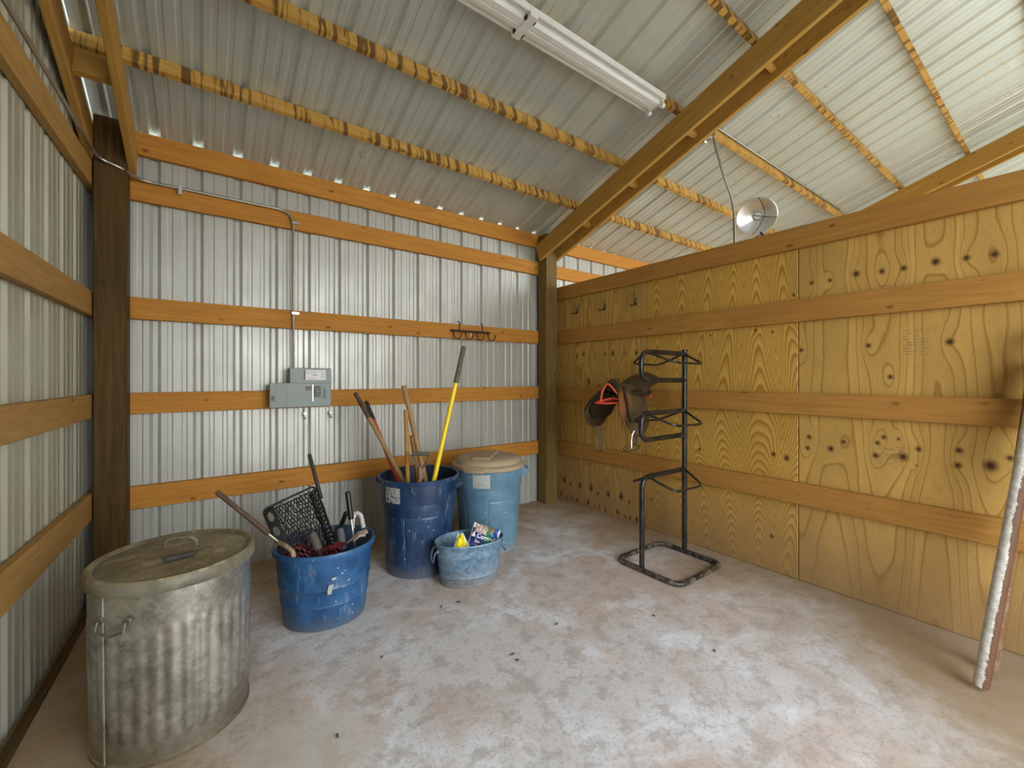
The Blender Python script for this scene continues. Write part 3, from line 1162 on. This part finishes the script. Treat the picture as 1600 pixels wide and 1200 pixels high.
# ---- slate can with lid
sb = (1.894, 2.926)
sv = thing('slate_can', 'slate blue plastic trash can with a dusty beige lid near the light corner post', 'trash can', (sb[0], sb[1], 0))
slots = [(radians(-122.9+24+k*90), .45) for k in range(4)]
open_body((sb[0], sb[1], 0), prof, 300, M['slate'], M['slate'], sv, rf=brute_rf(0, slots), split=None)
for a in (radians(camdir+4), radians(camdir+184)):
    can_handle(sb, a, M['slate'], sv)
lbl = cyl_patch('paper_label', sb, radians(camdir-112), radians(camdir-84), .527, .630, lambda z: .272+.005*(z-.51)/.115, M['label'], sv)
bm = bmesh.new()
for k in range(9):
    z = .537+k*.010
    a = radians(camdir-110)
    while a < radians(camdir-87):
        da_ = radians(random.uniform(.8, 3.2))
        if random.random() < .55:
            r = .2755
            A = [Vector((sb[0]+r*cos(q), sb[1]+r*sin(q), zz)) for q, zz in ((a, z), (a+da_, z), (a+da_, z+.0042), (a, z+.0042))]
            bm.faces.new([bm.verts.new(v + Vector((cos(a), sin(a), 0))*.0005) for v in A])
        a += da_+radians(.5)
props(obj('label_print', bm, M['print'], lbl), kind='stuff')
# lid: dome with a raised panel and a front lip
bm = bmesh.new()
lp = [(.280, .650), (.296, .650), (.300, .658), (.298, .676), (.288, .684), (.266, .690), (.258, .712), (.235, .728), (.15, .735), (.0005, .738)]
shell(bm, lp, 96, c=(sb[0], sb[1], 0), cap0=True)
lid = obj('lid', bm, M['beige'], sv, True, ang=40)
R_ = Matrix.Translation((sb[0], sb[1], 0)) @ Matrix.Rotation(radians(camdir-100+90), 4, 'Z')
bm = bmesh.new()
box(bm, (-.085, -.20, .727), (.055, .17, .746), .006, R_)
box(bm, (-.040, -.055, .745), (.005, .005, .7475), .001, R_)
obj('raised_panel', bm, M['beige'], lid)
bm = bmesh.new()
for k in range(9):
    a = radians(camdir-124 + k*3.4)
    b = radians(camdir-124 + (k+1)*3.4)
    vs = []
    for ang in (a, b):
        for r, z in ((.294, .644), (.309, .646), (.309, .668), (.294, .672)):
            vs.append(bm.verts.new((sb[0]+r*cos(ang), sb[1]+r*sin(ang), z)))
    for i in range(4):
        bm.faces.new((vs[i], vs[(i+1) % 4], vs[4+(i+1) % 4], vs[4+i]))
    if k == 0:
        bm.faces.new(vs[:4])
    if k == 8:
        bm.faces.new(vs[4:])
obj('front_lip', bm, M['beige'], lid)

# ---- oval zinc bucket
ob = (1.464, 2.497)
orz = radians(-14)
bk = thing('oval_zinc_bucket', 'small oval mottled zinc bucket in front of the two plastic cans', 'bucket', (ob[0], ob[1], 0))
prof = [(.205, .006), (.211, .0), (.214, .012), (.210, .02), (.216, .05), (.2195, .058), (.223, .062), (.2200, .066), (.223, .09), (.235, .19), (.241, .196), (.238, .202),
        (.242, .206), (.239, .212), (.248, .262), (.254, .268), (.257, .275), (.253, .281), (.247, .276), (.236, .21), (.232, .19), (.212, .02), (.05, .012)]
bm = bmesh.new()
shell(bm, prof, 96, None, .93, .62, orz, True, True, (ob[0], ob[1], 0))
obj('body', bm, M['bucket'], bk, True, ang=50)
for s, nm in ((-1, 0), (1, 1)):
    e = Vector((ob[0]+s*.245*.93*cos(orz), ob[1]+s*.245*.93*sin(orz), .235))
    nn = Vector((s*cos(orz), s*sin(orz), 0))
    tn = Vector((-sin(orz), cos(orz), 0))
    q = [e+tn*.045, e+tn*.045+nn*.018+Vector((0, 0, -.01)), e+tn*.030+nn*.028+Vector((0, 0, -.075)), e-tn*.030+nn*.028+Vector((0, 0, -.075)), e-tn*.045+nn*.018+Vector((0, 0, -.01)), e-tn*.045]
    bm = bmesh.new()
    tube(bm, fillet(q, .02, 4), .0042, 8)
    disc(bm, e+tn*.045, nn, .009, .012, 8)
    disc(bm, e-tn*.045, nn, .009, .012, 8)
    obj('ring_handle', bm, M['bucket'], bk, True)


def bag(name, label, cat, c, uax, vax, wd, ht, paint, mats, thick=.035, seed=1, shape=None):
    c = Vector(c)
    uax, vax = Vector(uax).normalized(), Vector(vax).normalized()
    nn = uax.cross(vax).normalized()
    if nn.dot(Vector((0, 0, CAMZ))-c) < 0:
        nn = -nn
    t = thing(name, label, cat, c)
    bm = bmesh.new()
    NU, NV = 34, 28
    grids = []
    for side in (1, -1):
        g = []
        for i in range(NU+1):
            row = []
            for j in range(NV+1):
                u, v = i/NU-.5, j/NV-.5
                puff = (1-(2*u)**4)*(1-(2*v)**4)
                ya = np.array([u*1.0]); za = np.array([v*1.0])
                cr = (float(vnoise(ya, za, 5, 5, seed)[0])-.5)*.03 + (float(vnoise(ya, za, 11, 11, seed+1)[0])-.5)*.014
                uu, vv = (u, v) if not shape else shape(u, v)
                p = c + uax*uu*wd + vax*vv*ht + nn*(side*thick*.5*puff + cr*(.5+.5*puff))
                row.append(bm.verts.new(p))
            g.append(row)
        grids.append(g)
    for s, g in enumerate(grids):
        for i in range(NU):
            for j in range(NV):
                f = bm.faces.new((g[i][j], g[i+1][j], g[i+1][j+1], g[i][j+1]) if s == 0 else (g[i][j+1], g[i+1][j+1], g[i+1][j], g[i][j]))
                f.material_index = paint((i+.5)/NU, (j+.5)/NV) if s == 0 else 0
                f.smooth = True
    bmesh.ops.remove_doubles(bm, verts=bm.verts, dist=.0004)
    obj('sack', bm, mats, t)
    return t, nn


def paint1(u, v):
    if u > .93 - .06*(1-v):
        return 1
    if u > .74 and not (v > .82 and u < .8):
        return 0
    if v > .62 and .10 < u < .50 + .1*(v-.62):
        return 4 if (int(u*30+v*9) + int(v*22)) % 3 else 1
    if v > .72 and u >= .5:
        return 3 if (int(u*20)+int(v*18)) % 2 else 4
    if u > .48 and v > .18:
        return 3
    if v < .14 and u > .30 and u < .62:
        return 5
    if v > .80 or u < .04:
        return 1
    return 2


c = at(757, 841, 2.90)
ax = (Wd(.93, .20, 0)+Vector((0, 0, -.38))).normalized()
ay = (Wd(.10, .42, 0)+Vector((0, 0, .85))).normalized()
ay = (ay - ax*ay.dot(ax)).normalized()
t, nn = bag('garden_bag', 'crumpled blue and green printed plastic bag with white lettering in the oval bucket', 'bag', c, ax, ay, .205, .165, paint1,
            [M['bag_blue'], M['bag_white'], M['bag_navy'], M['bag_green'], M['bag_brown'], M['bag_yellow']], seed=4)


def words(txt, size, u, v, mat, parent, c, ax, ay, nn, off=.024):
    cu = bpy.data.curves.new('lettering', 'FONT')
    cu.body = txt
    cu.size = size
    cu.extrude = .0004
    cu.offset = size*.02
    o = bpy.data.objects.new('lettering', cu)
    COL.objects.link(o)
    me = bpy.data.meshes.new_from_object(o)
    bpy.data.objects.remove(o)
    me.materials.clear()
    me.materials.append(mat)
    o = link('lettering', me)
    o.parent = parent
    R = Matrix((ax, ay, nn)).transposed().to_4x4()
    o.matrix_basis = Matrix.Translation(ax*u + ay*v + nn*off) @ R
    return o


words("& Control", .040, -.098, -.012, M['bag_white'], t, c, ax, ay, nn)
words("Plus", .030, -.055, .030, M['bag_white'], t, c, ax, ay, nn)
words("Size", .024, -.070, -.044, M['bag_white'], t, c, ax, ay, nn)


def paint2(u, v):
    if u < .12 or u > .86 or v > .92:
        return 0
    if u > .56 and v < .45:
        return 2 if (int(u*14)+int(v*14)) % 2 else 0
    return 1


c2 = at(722, 853, 2.77)
bag('yellow_bag', 'small yellow and white bag corner sticking out of the oval bucket', 'bag', c2, Wd(1, .1, 0), Wd(-.05, .3, .9), .17, .16, paint2,
    [M['bag_white'], M['bag_yellow'], M['bag_brown']], thick=.02, seed=9,
    shape=lambda u, v: (u*(1.0-.80*(v+.5))-.05*(v+.5), v))

# ---- blue muck tub
tu = (.576, 2.638)
mt = thing('muck_tub', 'round blue plastic tub with rope handles beside the galvanized can', 'tub', (tu[0], tu[1], 0))
lv = [(.205, 0.0), (.214, .004), (.218, .03), (.226, .125), (.232, .132), (.2295, .14), (.236, .22), (.243, .228), (.239, .236), (.248, .33), (.253, .385), (.268, .392), (.272, .41), (.268, .424), (.258, .424)]
ns = len(lv)-1
open_body((tu[0], tu[1], 0), lv+[(.250, .39), (.236, .25), (.208, .03), (.05, .025)], 96, M['tub_in'], M['tub'], mt, rz=radians(-14), sx=1.02, sy=.95, split=ns)


def rope(name, q, r, mat, parent):
    q = fillet(q, .06, 7)
    bm = bmesh.new()
    L = [0]
    for a, b in zip(q, q[1:]):
        L.append(L[-1]+(b-a).length)
    for ph in (0, 2*pi/3, 4*pi/3):
        pts = []
        N = 46
        for k in range(N+1):
            s = L[-1]*k/N
            i = max(0, min(len(q)-2, next((m for m in range(len(L)-1) if L[m+1] >= s), len(q)-2)))
            f = (s-L[i])/max(1e-6, L[i+1]-L[i])
            p = q[i].lerp(q[i+1], f)
            t = (q[i+1]-q[i]).normalized()
            nx = t.orthogonal().normalized() if k == 0 else (nx0 - t*nx0.dot(t)).normalized()
            nx0 = nx
            ny = t.cross(nx)
            a = ph + s*115
            pts.append(p + nx*cos(a)*r*.5 + ny*sin(a)*r*.5)
        tube(bm, pts, r*.62, 6)
    return obj(name, bm, mat, parent, True)


rope('rope_handle', [at(428, 858, 2.40), at(434, 848, 2.38), at(446, 852, 2.30), at(458, 862, 2.26), at(459, 872, 2.24)], .011, M['rope'], mt)
props(rope('rope_handle', [at(551, 826, 2.62), at(551, 812, 2.63), at(556, 800, 2.64), at(564, 804, 2.64), at(568, 824, 2.63)], .011, M['rope_white'], mt), 'white rope handle')
rng = np.random.RandomState(3)
cyl_patch('torn_sticker', tu, radians(-36.1-64), radians(-36.1-54), .215, .300, lambda z: .246, M['label'], mt, keep=lambda u, v: (abs(u-.1-.6*v) < .28 and v < .55) or (v > .75 and u > .45), off=.003)
for (a, l, z) in ((-.1, .05, .02), (.25, .09, .01), (.1, .07, .025)):
    bm = bmesh.new()
    p = at(572, 838, 2.52) + Vector((a*.1, a*.2, z))
    q = p - Wd(l*1.2, .5*l, .0) - Vector((0, 0, l*.6))
    tube(bm, [p, (p+q)/2+Vector((0, 0, .012)), q], [.014, .010, .004], 5)
    obj('frayed_tape', bm, M['tape'], mt)

# ================================================================== tub contents
# each tool: shaft + grip
def tool(name, label, cat, bot, top, r, mat, grip=None, gl=.2, gr=.015, gmat=None, mid=None, bend=None, shaftname='shaft', group=None):
    bot, top = Vector(bot), Vector(top)
    t = thing(name, label, cat, bot, group)
    d = (top-bot).normalized()
    L = (top-bot).length
    e = top - d*gl if grip else top
    tube_obj(shaftname, [bot, (bot+e)/2, e], r, mat, t, 12)
    if grip:
        tube_obj(grip, [e-d*.003, e+d*.004, e+d*gl*.5, top-d*.008, top], [gr*.9, gr, gr*.95, gr*.95, gr*.6], gmat, t, 12)
    return t


tool('long_handle', 'tarnished metal shaft with a long brown grip leaning over the left of the tub', 'tool handle',
     at(476, 880, 2.45), at(338, 768, 2.28), .0075, M['brass'], 'grip', .36, .014, M['brown_grip'], group='tool handles in the blue tub')
tool('long_handle', 'thin metal shaft with a dark olive grip standing behind the black mesh scoop', 'tool handle',
     at(521, 850, 2.66), at(483, 709, 2.76), .0075, M['shaft'], 'grip', .30, .013, M['dark_grip'], group='tool handles in the blue tub')
tool('short_handle', 'short aluminium shaft with a black foam grip at the right of the tub', 'tool handle',
     at(556, 868, 2.56), at(543, 768, 2.60), .0085, M['shaft'], 'grip', .165, .017, M['black'], group='tool handles in the blue tub')
tool('dark_paddle_handle', 'dark grey handle slanting behind the black foam grip in the tub', 'tool handle',
     at(525, 842, 2.68), at(541, 800, 2.66), .013, M['dark_grip'], 'grip', .09, .015, M['black'])
for (a, b, lab, m_) in (((488, 834, 2.40), (498, 860, 2.36), 'brown grey foam handle in front of the mesh scoop in the tub', 'foam'),
                        ((531, 826, 2.52), (536, 858, 2.49), 'slate grey foam handle beside the mesh scoop in the tub', 'foam_grey')):
    p, q = at(*a), at(*b)
    t = thing('foam_handle', lab, 'tool handle', q)
    bm = bmesh.new()
    d = (p-q)
    n_ = 8
    tube(bm, [q+d*k/n_ for k in range(n_+1)], [.019+.004*sin(pi*k/n_) for k in range(n_+1)], 12)
    for v in bm.verts:
        pass
    obj('grip', bm, M[m_], t, True)
    tube_obj('shaft', [q, q-d.normalized()*.13], .009, M['dark_grip'], t)

# black mesh scoop: honeycomb panel, solid rim, perforated side
sc = thing('mesh_scoop', 'black plastic honeycomb mesh scoop standing upright in the blue tub', 'scoop', at(480, 870, 2.42))
TL, TR, BR, BL = at(410, 797, 2.46), at(493, 758, 2.62), at(531, 868, 2.50), at(452, 900, 2.33)


def bil(u, v, n=0.0):
    p = (TL*(1-u)+TR*u)*(1-v) + (BL*(1-u)+BR*u)*v
    return p + SN*n


SN = (TR-TL).cross(BL-TL).normalized()
if SN.dot(Vector((0, 0, CAMZ))-TL) < 0:
    SN = -SN


def honey(u0, u1, v0, v1, nu, nvv, nrm=0.0, fn=None, wr=.0021, deep=.004, jit=.25):
    """struts of a honeycomb as one bmesh"""
    bm = bmesh.new()
    fn = fn or (lambda a, b: bil(a, b, nrm))
    edges = set()
    key = lambda a, b: (round(a, 3), round(b, 3))
    sxx, syy = 1.0/nu, 1.0/nvv
    R = sxx/math.sqrt(3)
    for i in range(-1, nu+1):
        for j_ in range(-1, nvv+1):
            cx_, cy_ = (i+.5*(j_ % 2))*sxx, j_*syy
            pts = [(cx_+.5*sxx*[0, 1, 1, 0, -1, -1][k], cy_+syy*[-.667, -.333, .333, .667, .333, -.333][k]) for k in range(6)]
            for k in range(6):
                a, b = key(*pts[k]), key(*pts[(k+1) % 6])
                edges.add((min(a, b), max(a, b)))
    for a, b in edges:
        if not all(-.001 <= q <= 1.001 for q in (*a, *b)):
            continue
        def J(q):
            random.seed(int(q[0]*977)+int(q[1]*7919))
            return (q[0]+random.uniform(-jit, jit)*sxx*.5, q[1]+random.uniform(-jit, jit)*syy*.5)
        a_, b_ = J(a), J(b)
        P, Q = fn(u0+(u1-u0)*a_[0], v0+(v1-v0)*a_[1]), fn(u0+(u1-u0)*b_[0], v0+(v1-v0)*b_[1])
        tube(bm, [P, Q], wr, 5, caps=False)
    return bm


props(obj('mesh_panel', honey(.16, .86, .03, .96, 13, 16, wr=.0042, jit=.55), M['mesh'], sc), kind='stuff')
props(obj('mesh_side', honey(0, 1, 0, 1, 5, 16, fn=lambda a, b: bil(.84+.13*a, .06+.92*b, .05*sin(a*pi*.5)), wr=.0042), M['mesh'], sc), kind='stuff')
bm = bmesh.new()
tube(bm, fillet([bil(.02, 1.0), bil(0, .04), bil(.06, 0), bil(.93, 0), bil(1, .06), bil(1, 1)], .03, 5), .0065, 8)
tube(bm, [bil(.02, .03, .02), bil(.4, .02, .02), bil(.95, .02, .02)], .005, 6)
obj('rim', bm, M['mesh'], sc, True)
# left border with large hexagonal holes
bm = bmesh.new()
NUb, NVb = 16, 84
holes = [(.085, .15), (.085, .37), (.085, .59), (.085, .81)]
Vg = [[bm.verts.new(bil(.005+.185*i/NUb, .03+.95*j/NVb, .004)) for j in range(NVb+1)] for i in range(NUb+1)]
for i in range(NUb):
    for j in range(NVb):
        u, v = .005+.185*(i+.5)/NUb, .03+.95*(j+.5)/NVb
        if any(max(abs(u-a)/.050, (abs(u-a)*.6/.050+abs(v-b)/.060)*.8) < 1 for a, b in holes):
            continue
        bm.faces.new((Vg[i][j], Vg[i+1][j], Vg[i+1][j+1], Vg[i][j+1]))
bmesh.ops.delete(bm, geom=[v for v in bm.verts if not v.link_faces], context='VERTS')
bmesh.ops.solidify(bm, geom=bm.faces[:], thickness=.004)
obj('border', bm, M['mesh'], sc)
# maroon mesh basket down in the tub
mc = Vector((tu[0], tu[1], .30)) + Wd(-.03, -.10, 0)
ms = thing('maroon_basket', 'maroon plastic mesh basket low in the blue tub', 'basket', mc)
random.seed(11)
for a0, a1, zt in ((-.16, .10, .385),):
    fn = lambda a, b: mc + Wd(-.15+.30*a, -.02+.05*sin(a*pi), 0) + Vector((0, 0, .10-.20*b + .02*sin(a*9)))
    props(obj('mesh', honey(0, 1, 0, 1, 12, 8, fn=fn, wr=.0046), M['maroon'], ms), kind='stuff')
    fn2 = lambda a, b: mc + Wd(-.15+.30*a, .10*b+.02, 0) + Vector((0, 0, .09+.015*sin(a*9)))
    props(obj('mesh_top', honey(0, 1, 0, 1, 12, 4, fn=fn2, wr=.0046), M['maroon'], ms), kind='stuff')
random.seed(21)

# ================================================================== tools in the navy barrel
G = 'long handles standing in the navy barrel'


def two(pr, dr, pt, dt, zb):
    """handle through the rim point, resting as low inside the barrel as its wall allows"""
    a, b = at(*pr, dr), at(*pt, dt)
    z = .60
    while z > zb:
        p = b + (a-b)*((z-.01-b.z)/(a.z-b.z))
        if math.hypot(p.x-nb[0], p.y-nb[1]) > .190+.03*z:
            break
        z -= .01
    return b + (a-b)*((z-b.z)/(a.z-b.z)), b


b, t = two((627, 745), 3.05, (555, 614), 3.28, .22)
tool('garden_tool', 'grey-tan wooden handle with a brown grip leaning far left out of the barrel', 'tool handle', b, t, .0165, M['ash'], 'grip', .24, .0185, M['brown_grip'], group=G)
b, t = two((611, 724), 3.18, (572, 627), 3.42, .30)
tool('garden_tool', 'red handle with a dark grip behind the leftmost wooden handle', 'tool handle', b, t, .015, M['redh'], 'grip', .18, .017, M['dark_grip'], group=G)
b, t = two((637, 746), 2.98, (634, 640), 3.02, .10)
tool('garden_tool', 'upright amber varnished wooden handle in the barrel', 'tool handle', b, t, .0155, M['amber'], group=G)
b, t = two((662, 738), 3.06, (631, 603), 3.20, .10)
tool('garden_tool', 'thick worn tan wooden handle leaning left behind the steel D-grip', 'tool handle', b, t, .0195, M['ash'], group=G)
b, t = two((651, 735), 3.22, (643, 680), 3.26, .10)
tool('garden_tool', 'short amber wooden handle half hidden behind the thick tan one', 'tool handle', b, t, .016, M['amber'], group=G)
b, t = two((680, 742), 2.98, (725, 541), 3.10, .20)
tool('garden_tool', 'bright yellow fibreglass handle with an olive grip leaning right, tallest in the barrel', 'tool handle', b, t, .0165, M['yellow'], 'grip', .275, .0185, M['olive_grip'], group=G)
# D-handle shovel
dd = 2.93
bt = at(656, 742, dd)
ds = thing('shovel', 'wooden shovel handle with a grey steel D-grip in the middle of the barrel', 'shovel', Vector((bt.x, bt.y+.02, .12)), G)
tube_obj('shaft', [Vector((bt.x-.01, bt.y+.10, .08)), bt-Vector((0, 0, .01))], .017, M['ash'], ds, 12)
q0, q1 = at(657, 748, dd), at(656, 730, dd)
tube_obj('socket', [q0, q1], [.021, .014], M['socket'], ds, 12)
tube_obj('grip_bar', [at(644, 709, dd), at(671, 709, dd)], .014, M['dgrip'], ds, 12)
for s in (644.5, 670.5):
    tube_obj('fork', fillet([at(s, 709, dd), at(s, 720, dd), at(657, 733, dd)], .03, 5), .0085, M['dgrip'], ds, 8)

# ================================================================== saddle rack
rk = thing('saddle_rack', 'black tubular three-tier saddle rack standing free by the plywood wall', 'saddle rack', (2.77, 1.83, 0))
x0, x1, ya, yb = 2.49, 3.03, 1.575, 2.085
zb = .0185
base = fillet([(x0, (ya+yb)/2, zb), (x0, yb, zb), (x1, yb, zb), (x1, ya, zb), (x0, ya, zb), (x0, (ya+yb)/2, zb)], .08, 6)
tube_obj('base_frame', base[:-1], .0185, M['rackbase'], rk, 12, True)
yc = 1.87
tube_obj('tall_post', [(3.03, yc, .02), (3.03, yc, 1.582)], .019, M['rack'], rk, 14)
tube_obj('short_post', fillet([(x0+.01, yc, .02), (x0+.01, yc, .660), (3.02, yc, .660)], .08, 7), .0185, M['rack'], rk, 12)
for zt, zl in ((1.555, 1.350), (1.115, .925)):
    tube_obj('loop_arm', fillet([(3.02, yc, zt), (x0, yc, zt), (x0-.0, yc, zl), (3.02, yc, zl)], .10, 8), .0185, M['rack'], rk, 12)
for zt in (1.555, 1.115, .665):
    for s in (-1, 1):
        if zt < 1:
            q = [(x0+.07, yc, zt), (2.63, yc+s*.185, zt-.085), (2.96, yc+s*.19, zt-.085), (3.02, yc, zt)]
        else:
            q = [(x0+.05, yc, zt), (2.63, yc+s*.182, zt-.080), (2.965, yc+s*.19, zt-.085), (3.02, yc, zt)]
        tube_obj('side_wing', fillet(q, .05, 5), .0085, M['rack'], rk, 10)
for zz in (.10, .14, 1.584):
    bm = bmesh.new()
    disc(bm, (3.03, yc, zz), (0, 0, 1), .0215, .008, 14)
    obj('collar', bm, M['rack'], rk, True)

# ================================================================== saddle + wall bracket
br_ = thing('saddle_bracket', 'coral red coated wire bracket holding the old saddle on the plywood wall', 'bracket', (3.212, 2.32, 1.20))
L0, R0 = at(931, 629.5, 3.47), at(968, 629, 3.36)
q = [L0, (L0+R0)/2 + Vector((-.02, 0, -.006)), R0]
tube_obj('front_loop', [L0, q[1], R0, R0+Vector((.05, .01, .02)), (L0+R0)/2+Vector((.06, .0, .035)), L0+Vector((.03, 0, .012))], .0075, M['coral'], br_, 10, True)
tube_obj('arch', fillet([at(938.5, 628, 3.44), at(941, 610, 3.44), at(949, 598, 3.42), at(957, 606, 3.40), at(966, 617, 3.38)], .05, 5), .008, M['coral'], br_, 10)
for (p, yy) in ((L0, 2.38), (R0, 2.30)):
    tube_obj('arm', [p, Vector((3.16, yy, 1.215)), Vector((3.212, yy, 1.215))], .0065, M['coral'], br_, 8)
bm = bmesh.new()
box(bm, (3.206, 2.30, 1.195), (3.212, 2.40, 1.235), .002)
obj('wall_plate', bm, M['coral'], br_)

sd_ = thing('saddle', 'old dark brown leather english saddle hanging on the plywood beside the rack', 'saddle', (2.92, 2.32, 1.25))
SY = 2.315


def surf(name, f, nu, nvv, thick, mat, parent, ku=None):
    bm = bmesh.new()
    V = [[bm.verts.new(f(i/nu, j/nvv)) for j in range(nvv+1)] for i in range(nu+1)]
    for i in range(nu):
        for j in range(nvv):
            bm.faces.new((V[i][j], V[i+1][j], V[i+1][j+1], V[i][j+1]))
    bmesh.ops.remove_doubles(bm, verts=bm.verts, dist=.0003)
    bmesh.ops.recalc_face_normals(bm, faces=bm.faces)
    bmesh.ops.solidify(bm, geom=bm.faces[:], thickness=thick)
    return obj(name, bm, mat, parent, True, ang=60)


def seat(u, v):
    t = v*2-1
    hw = .055 + .03*u + .105*max(0, u-.35)**1.2/.6
    zc = 1.335 - .075*sin(pi*min(1, u*1.25)) + .055*max(0, (u-.55)/.45)**1.5
    hw *= math.sqrt(max(0.02, 1-max(0, (u-.85)/.15)**2*.8))
    xx = 2.70 + .44*u
    return (xx, SY+hw*t, zc - .045*abs(t)**2.2 - (.02*(1-u)*t*t))


surf('seat', seat, 24, 14, -.030, M['leather'], sd_)


def flap(s, outw, x_front, drop, inset=0.0):
    def f(u, v):
        # u along the saddle, v downwards
        wdt = .02 + .98*math.sin(min(1, .30+v*.95)*pi*.5 if v < .55 else pi*.5)
        rnd = math.sqrt(max(0, 1-max(0, (v-.62)/.38)**2))
        half = .15*max(.02, rnd)*(.82+.18*min(1, v*3))
        cxx = 2.86 - x_front*min(1, v*1.6) + (0 if v < .5 else .0)
        xx = cxx + (u-.5)*2*half
        bulge = .012*sin(pi*u)
        yy = SY + s*(.045 + outw*math.sin(min(1, v*1.15)*pi*.5) + bulge + inset)
        zz = 1.305 - drop*(v**1.08) + .03*(u-.5)*(1-v)*-1
        return (xx, yy, zz)
    return f


surf('flap', flap(1, .185, .10, .37), 16, 22, .008, M['leather'], sd_)
surf('flap', flap(-1, .130, .055, .40), 16, 22, .008, M['leather'], sd_)
# sweat flaps and knee rolls
surf('inner_panel', flap(1, .160, .075, .30, -.012), 12, 16, .012, M['leather_dark'], sd_)
props(surf('inner_panel', flap(-1, .120, .105, .34, -.006), 12, 16, .010, M['leather_tan'], sd_), 'tan leather lining')
for s, o_, xf, dr in ((1, .19, .10, .33), (-1, .135, .055, .35)):
    f = flap(s, o_, xf, dr)
    pts = [Vector(f(.10, k/12)) + Vector((.0, s*.010, 0)) for k in range(1, 11)]
    tube_obj('knee_roll', pts, [.008+.006*sin(pi*k/9) for k in range(10)], M['leather_dark'], sd_, 8)
# pommel arch and gullet
q = [Vector((2.685, SY+.085*cos(a), 1.225+.10*sin(a))) for a in [pi*k/12 for k in range(13)]]
tube_obj('pommel_arch', q, .016, M['leather_dark'], sd_, 10)
# underside panels
for s in (-1, 1):
    bm = bmesh.new()
    pts = [Vector((2.72+.40*k/8, SY+s*(.06+.03*sin(pi*k/8)), 1.225+.02*(k/8))) for k in range(9)]
    tube(bm, pts, [.022+.018*sin(pi*k/8) for k in range(9)], 10)
    obj('under_panel', bm, M['leather_dark'], sd_, True)
# girth straps (left) and stirrup leather with chrome buckle (right)
for k, (a, m_) in enumerate((((929.5, 664), 'leather'), ((938.5, 666), 'leather'))):
    p = at(a[0]+1, a[1], 3.68)
    e = at(a[0]+3+k*2, 701+k*2, 3.66)
    bm = bmesh.new()
    d = (e-p)
    ww = Wd(.007, 0, 0)
    nn = Wd(0, .0025, 0)
    vs = []
    for q_ in (p, (p+e)/2+nn*2, e):
        vs.append([bm.verts.new(q_+ww*sx_+nn*sy_) for sx_, sy_ in ((-1, -1), (1, -1), (1, 1), (-1, 1))])
    for A, B in zip(vs, vs[1:]):
        for i in range(4):
            bm.faces.new((A[i], A[(i+1) % 4], B[(i+1) % 4], B[i]))
    bm.faces.new(vs[0])
    bm.faces.new(vs[-1])
    obj('girth_strap', bm, M[m_], sd_)
tube_obj('strap_keeper', [at(931, 701, 3.66), at(936, 706, 3.65), at(941, 703, 3.66)], .006, M['leather_dark'], sd_, 6)
q = [at(990, 672, 3.36), at(996, 682, 3.35), at(993, 695, 3.34), at(988, 692, 3.34), at(992, 680, 3.35)]
tube_obj('stirrup_leather', fillet(q, .03, 4), .006, M['leather_dark'], sd_, 8)
q = [Vector(at(986.5, 700, 3.34)) + Wd(.062*cos(a), .03*sin(a), 0) + Vector((0, 0, .018*sin(a)+.012*cos(a))) for a in [2*pi*k/20 for k in range(20)]]
tube_obj('leather_loop', q, .0045, M['leather'], sd_, 6, True)
props(tube_obj('buckle', [at(991, 673, 3.33), at(987.5, 681, 3.32), at(986.5, 701, 3.32)], .0035, M['silver'], sd_, 6), 'bright chrome buckle')

# ================================================================== leaning poles
def pole(name, label, b, t, r, mat):
    b, t = Vector(b), Vector(t)
    o = thing(name, label, 'pole', b)
    bm = bmesh.new()
    tube(bm, [b, b+(t-b)*.01, b+(t-b)*.5, t], [r*.9, r, r, r], 16)
    obj('shaft', bm, mat, o, True)
    return o


pole('leaning_pole', 'rusty pole with its lit side coloured white, leaning at the right edge, nearer one', (2.745, .285, .018), (3.17, .115, 1.62), .0265, M['pole'])
pole('leaning_pole', 'brown rusty pole leaning behind the pole with the white lit side', (2.945, .272, .018), (3.205, .155, 1.45), .024, M['pole_brown'])

# ================================================================== floor litter
random.seed(4)
for k, (px, py) in enumerate(((1022, 963), (1116, 1018), (870, 976), (800, 1024), (808, 1033), (527, 1151), (597, 1028), (690, 949), (716, 942))):
    d = CAMZ*F/(py-590)
    p = Wd((px-800)/F*d, d, 0)
    bm = bmesh.new()
    a = random.uniform(0, pi)
    L = random.uniform(.008, .017)
    q = [p+Vector((cos(a)*L*s, sin(a)*L*s, .004+.003*(1-s*s))) for s in (-1, -.3, .4, 1)]
    tube(bm, q, [.002, .005, .004, .001], 6)
    o = obj('leaf_crumb', bm, M['brown_grip'], None, True, loc=p)
    props(o, ('tiny dark leaf crumb on the concrete floor, ' + ('right of the rack base', 'below the rack, farther right', 'between bucket and rack', 'upper of two in mid floor',
          'lower of two in mid floor', 'near the bottom edge beside the pale ring', 'between tub and bottom edge', 'in front of the barrel', 'in front of the zinc bucket')[k]), 'litter', 'leaf crumbs on the floor')
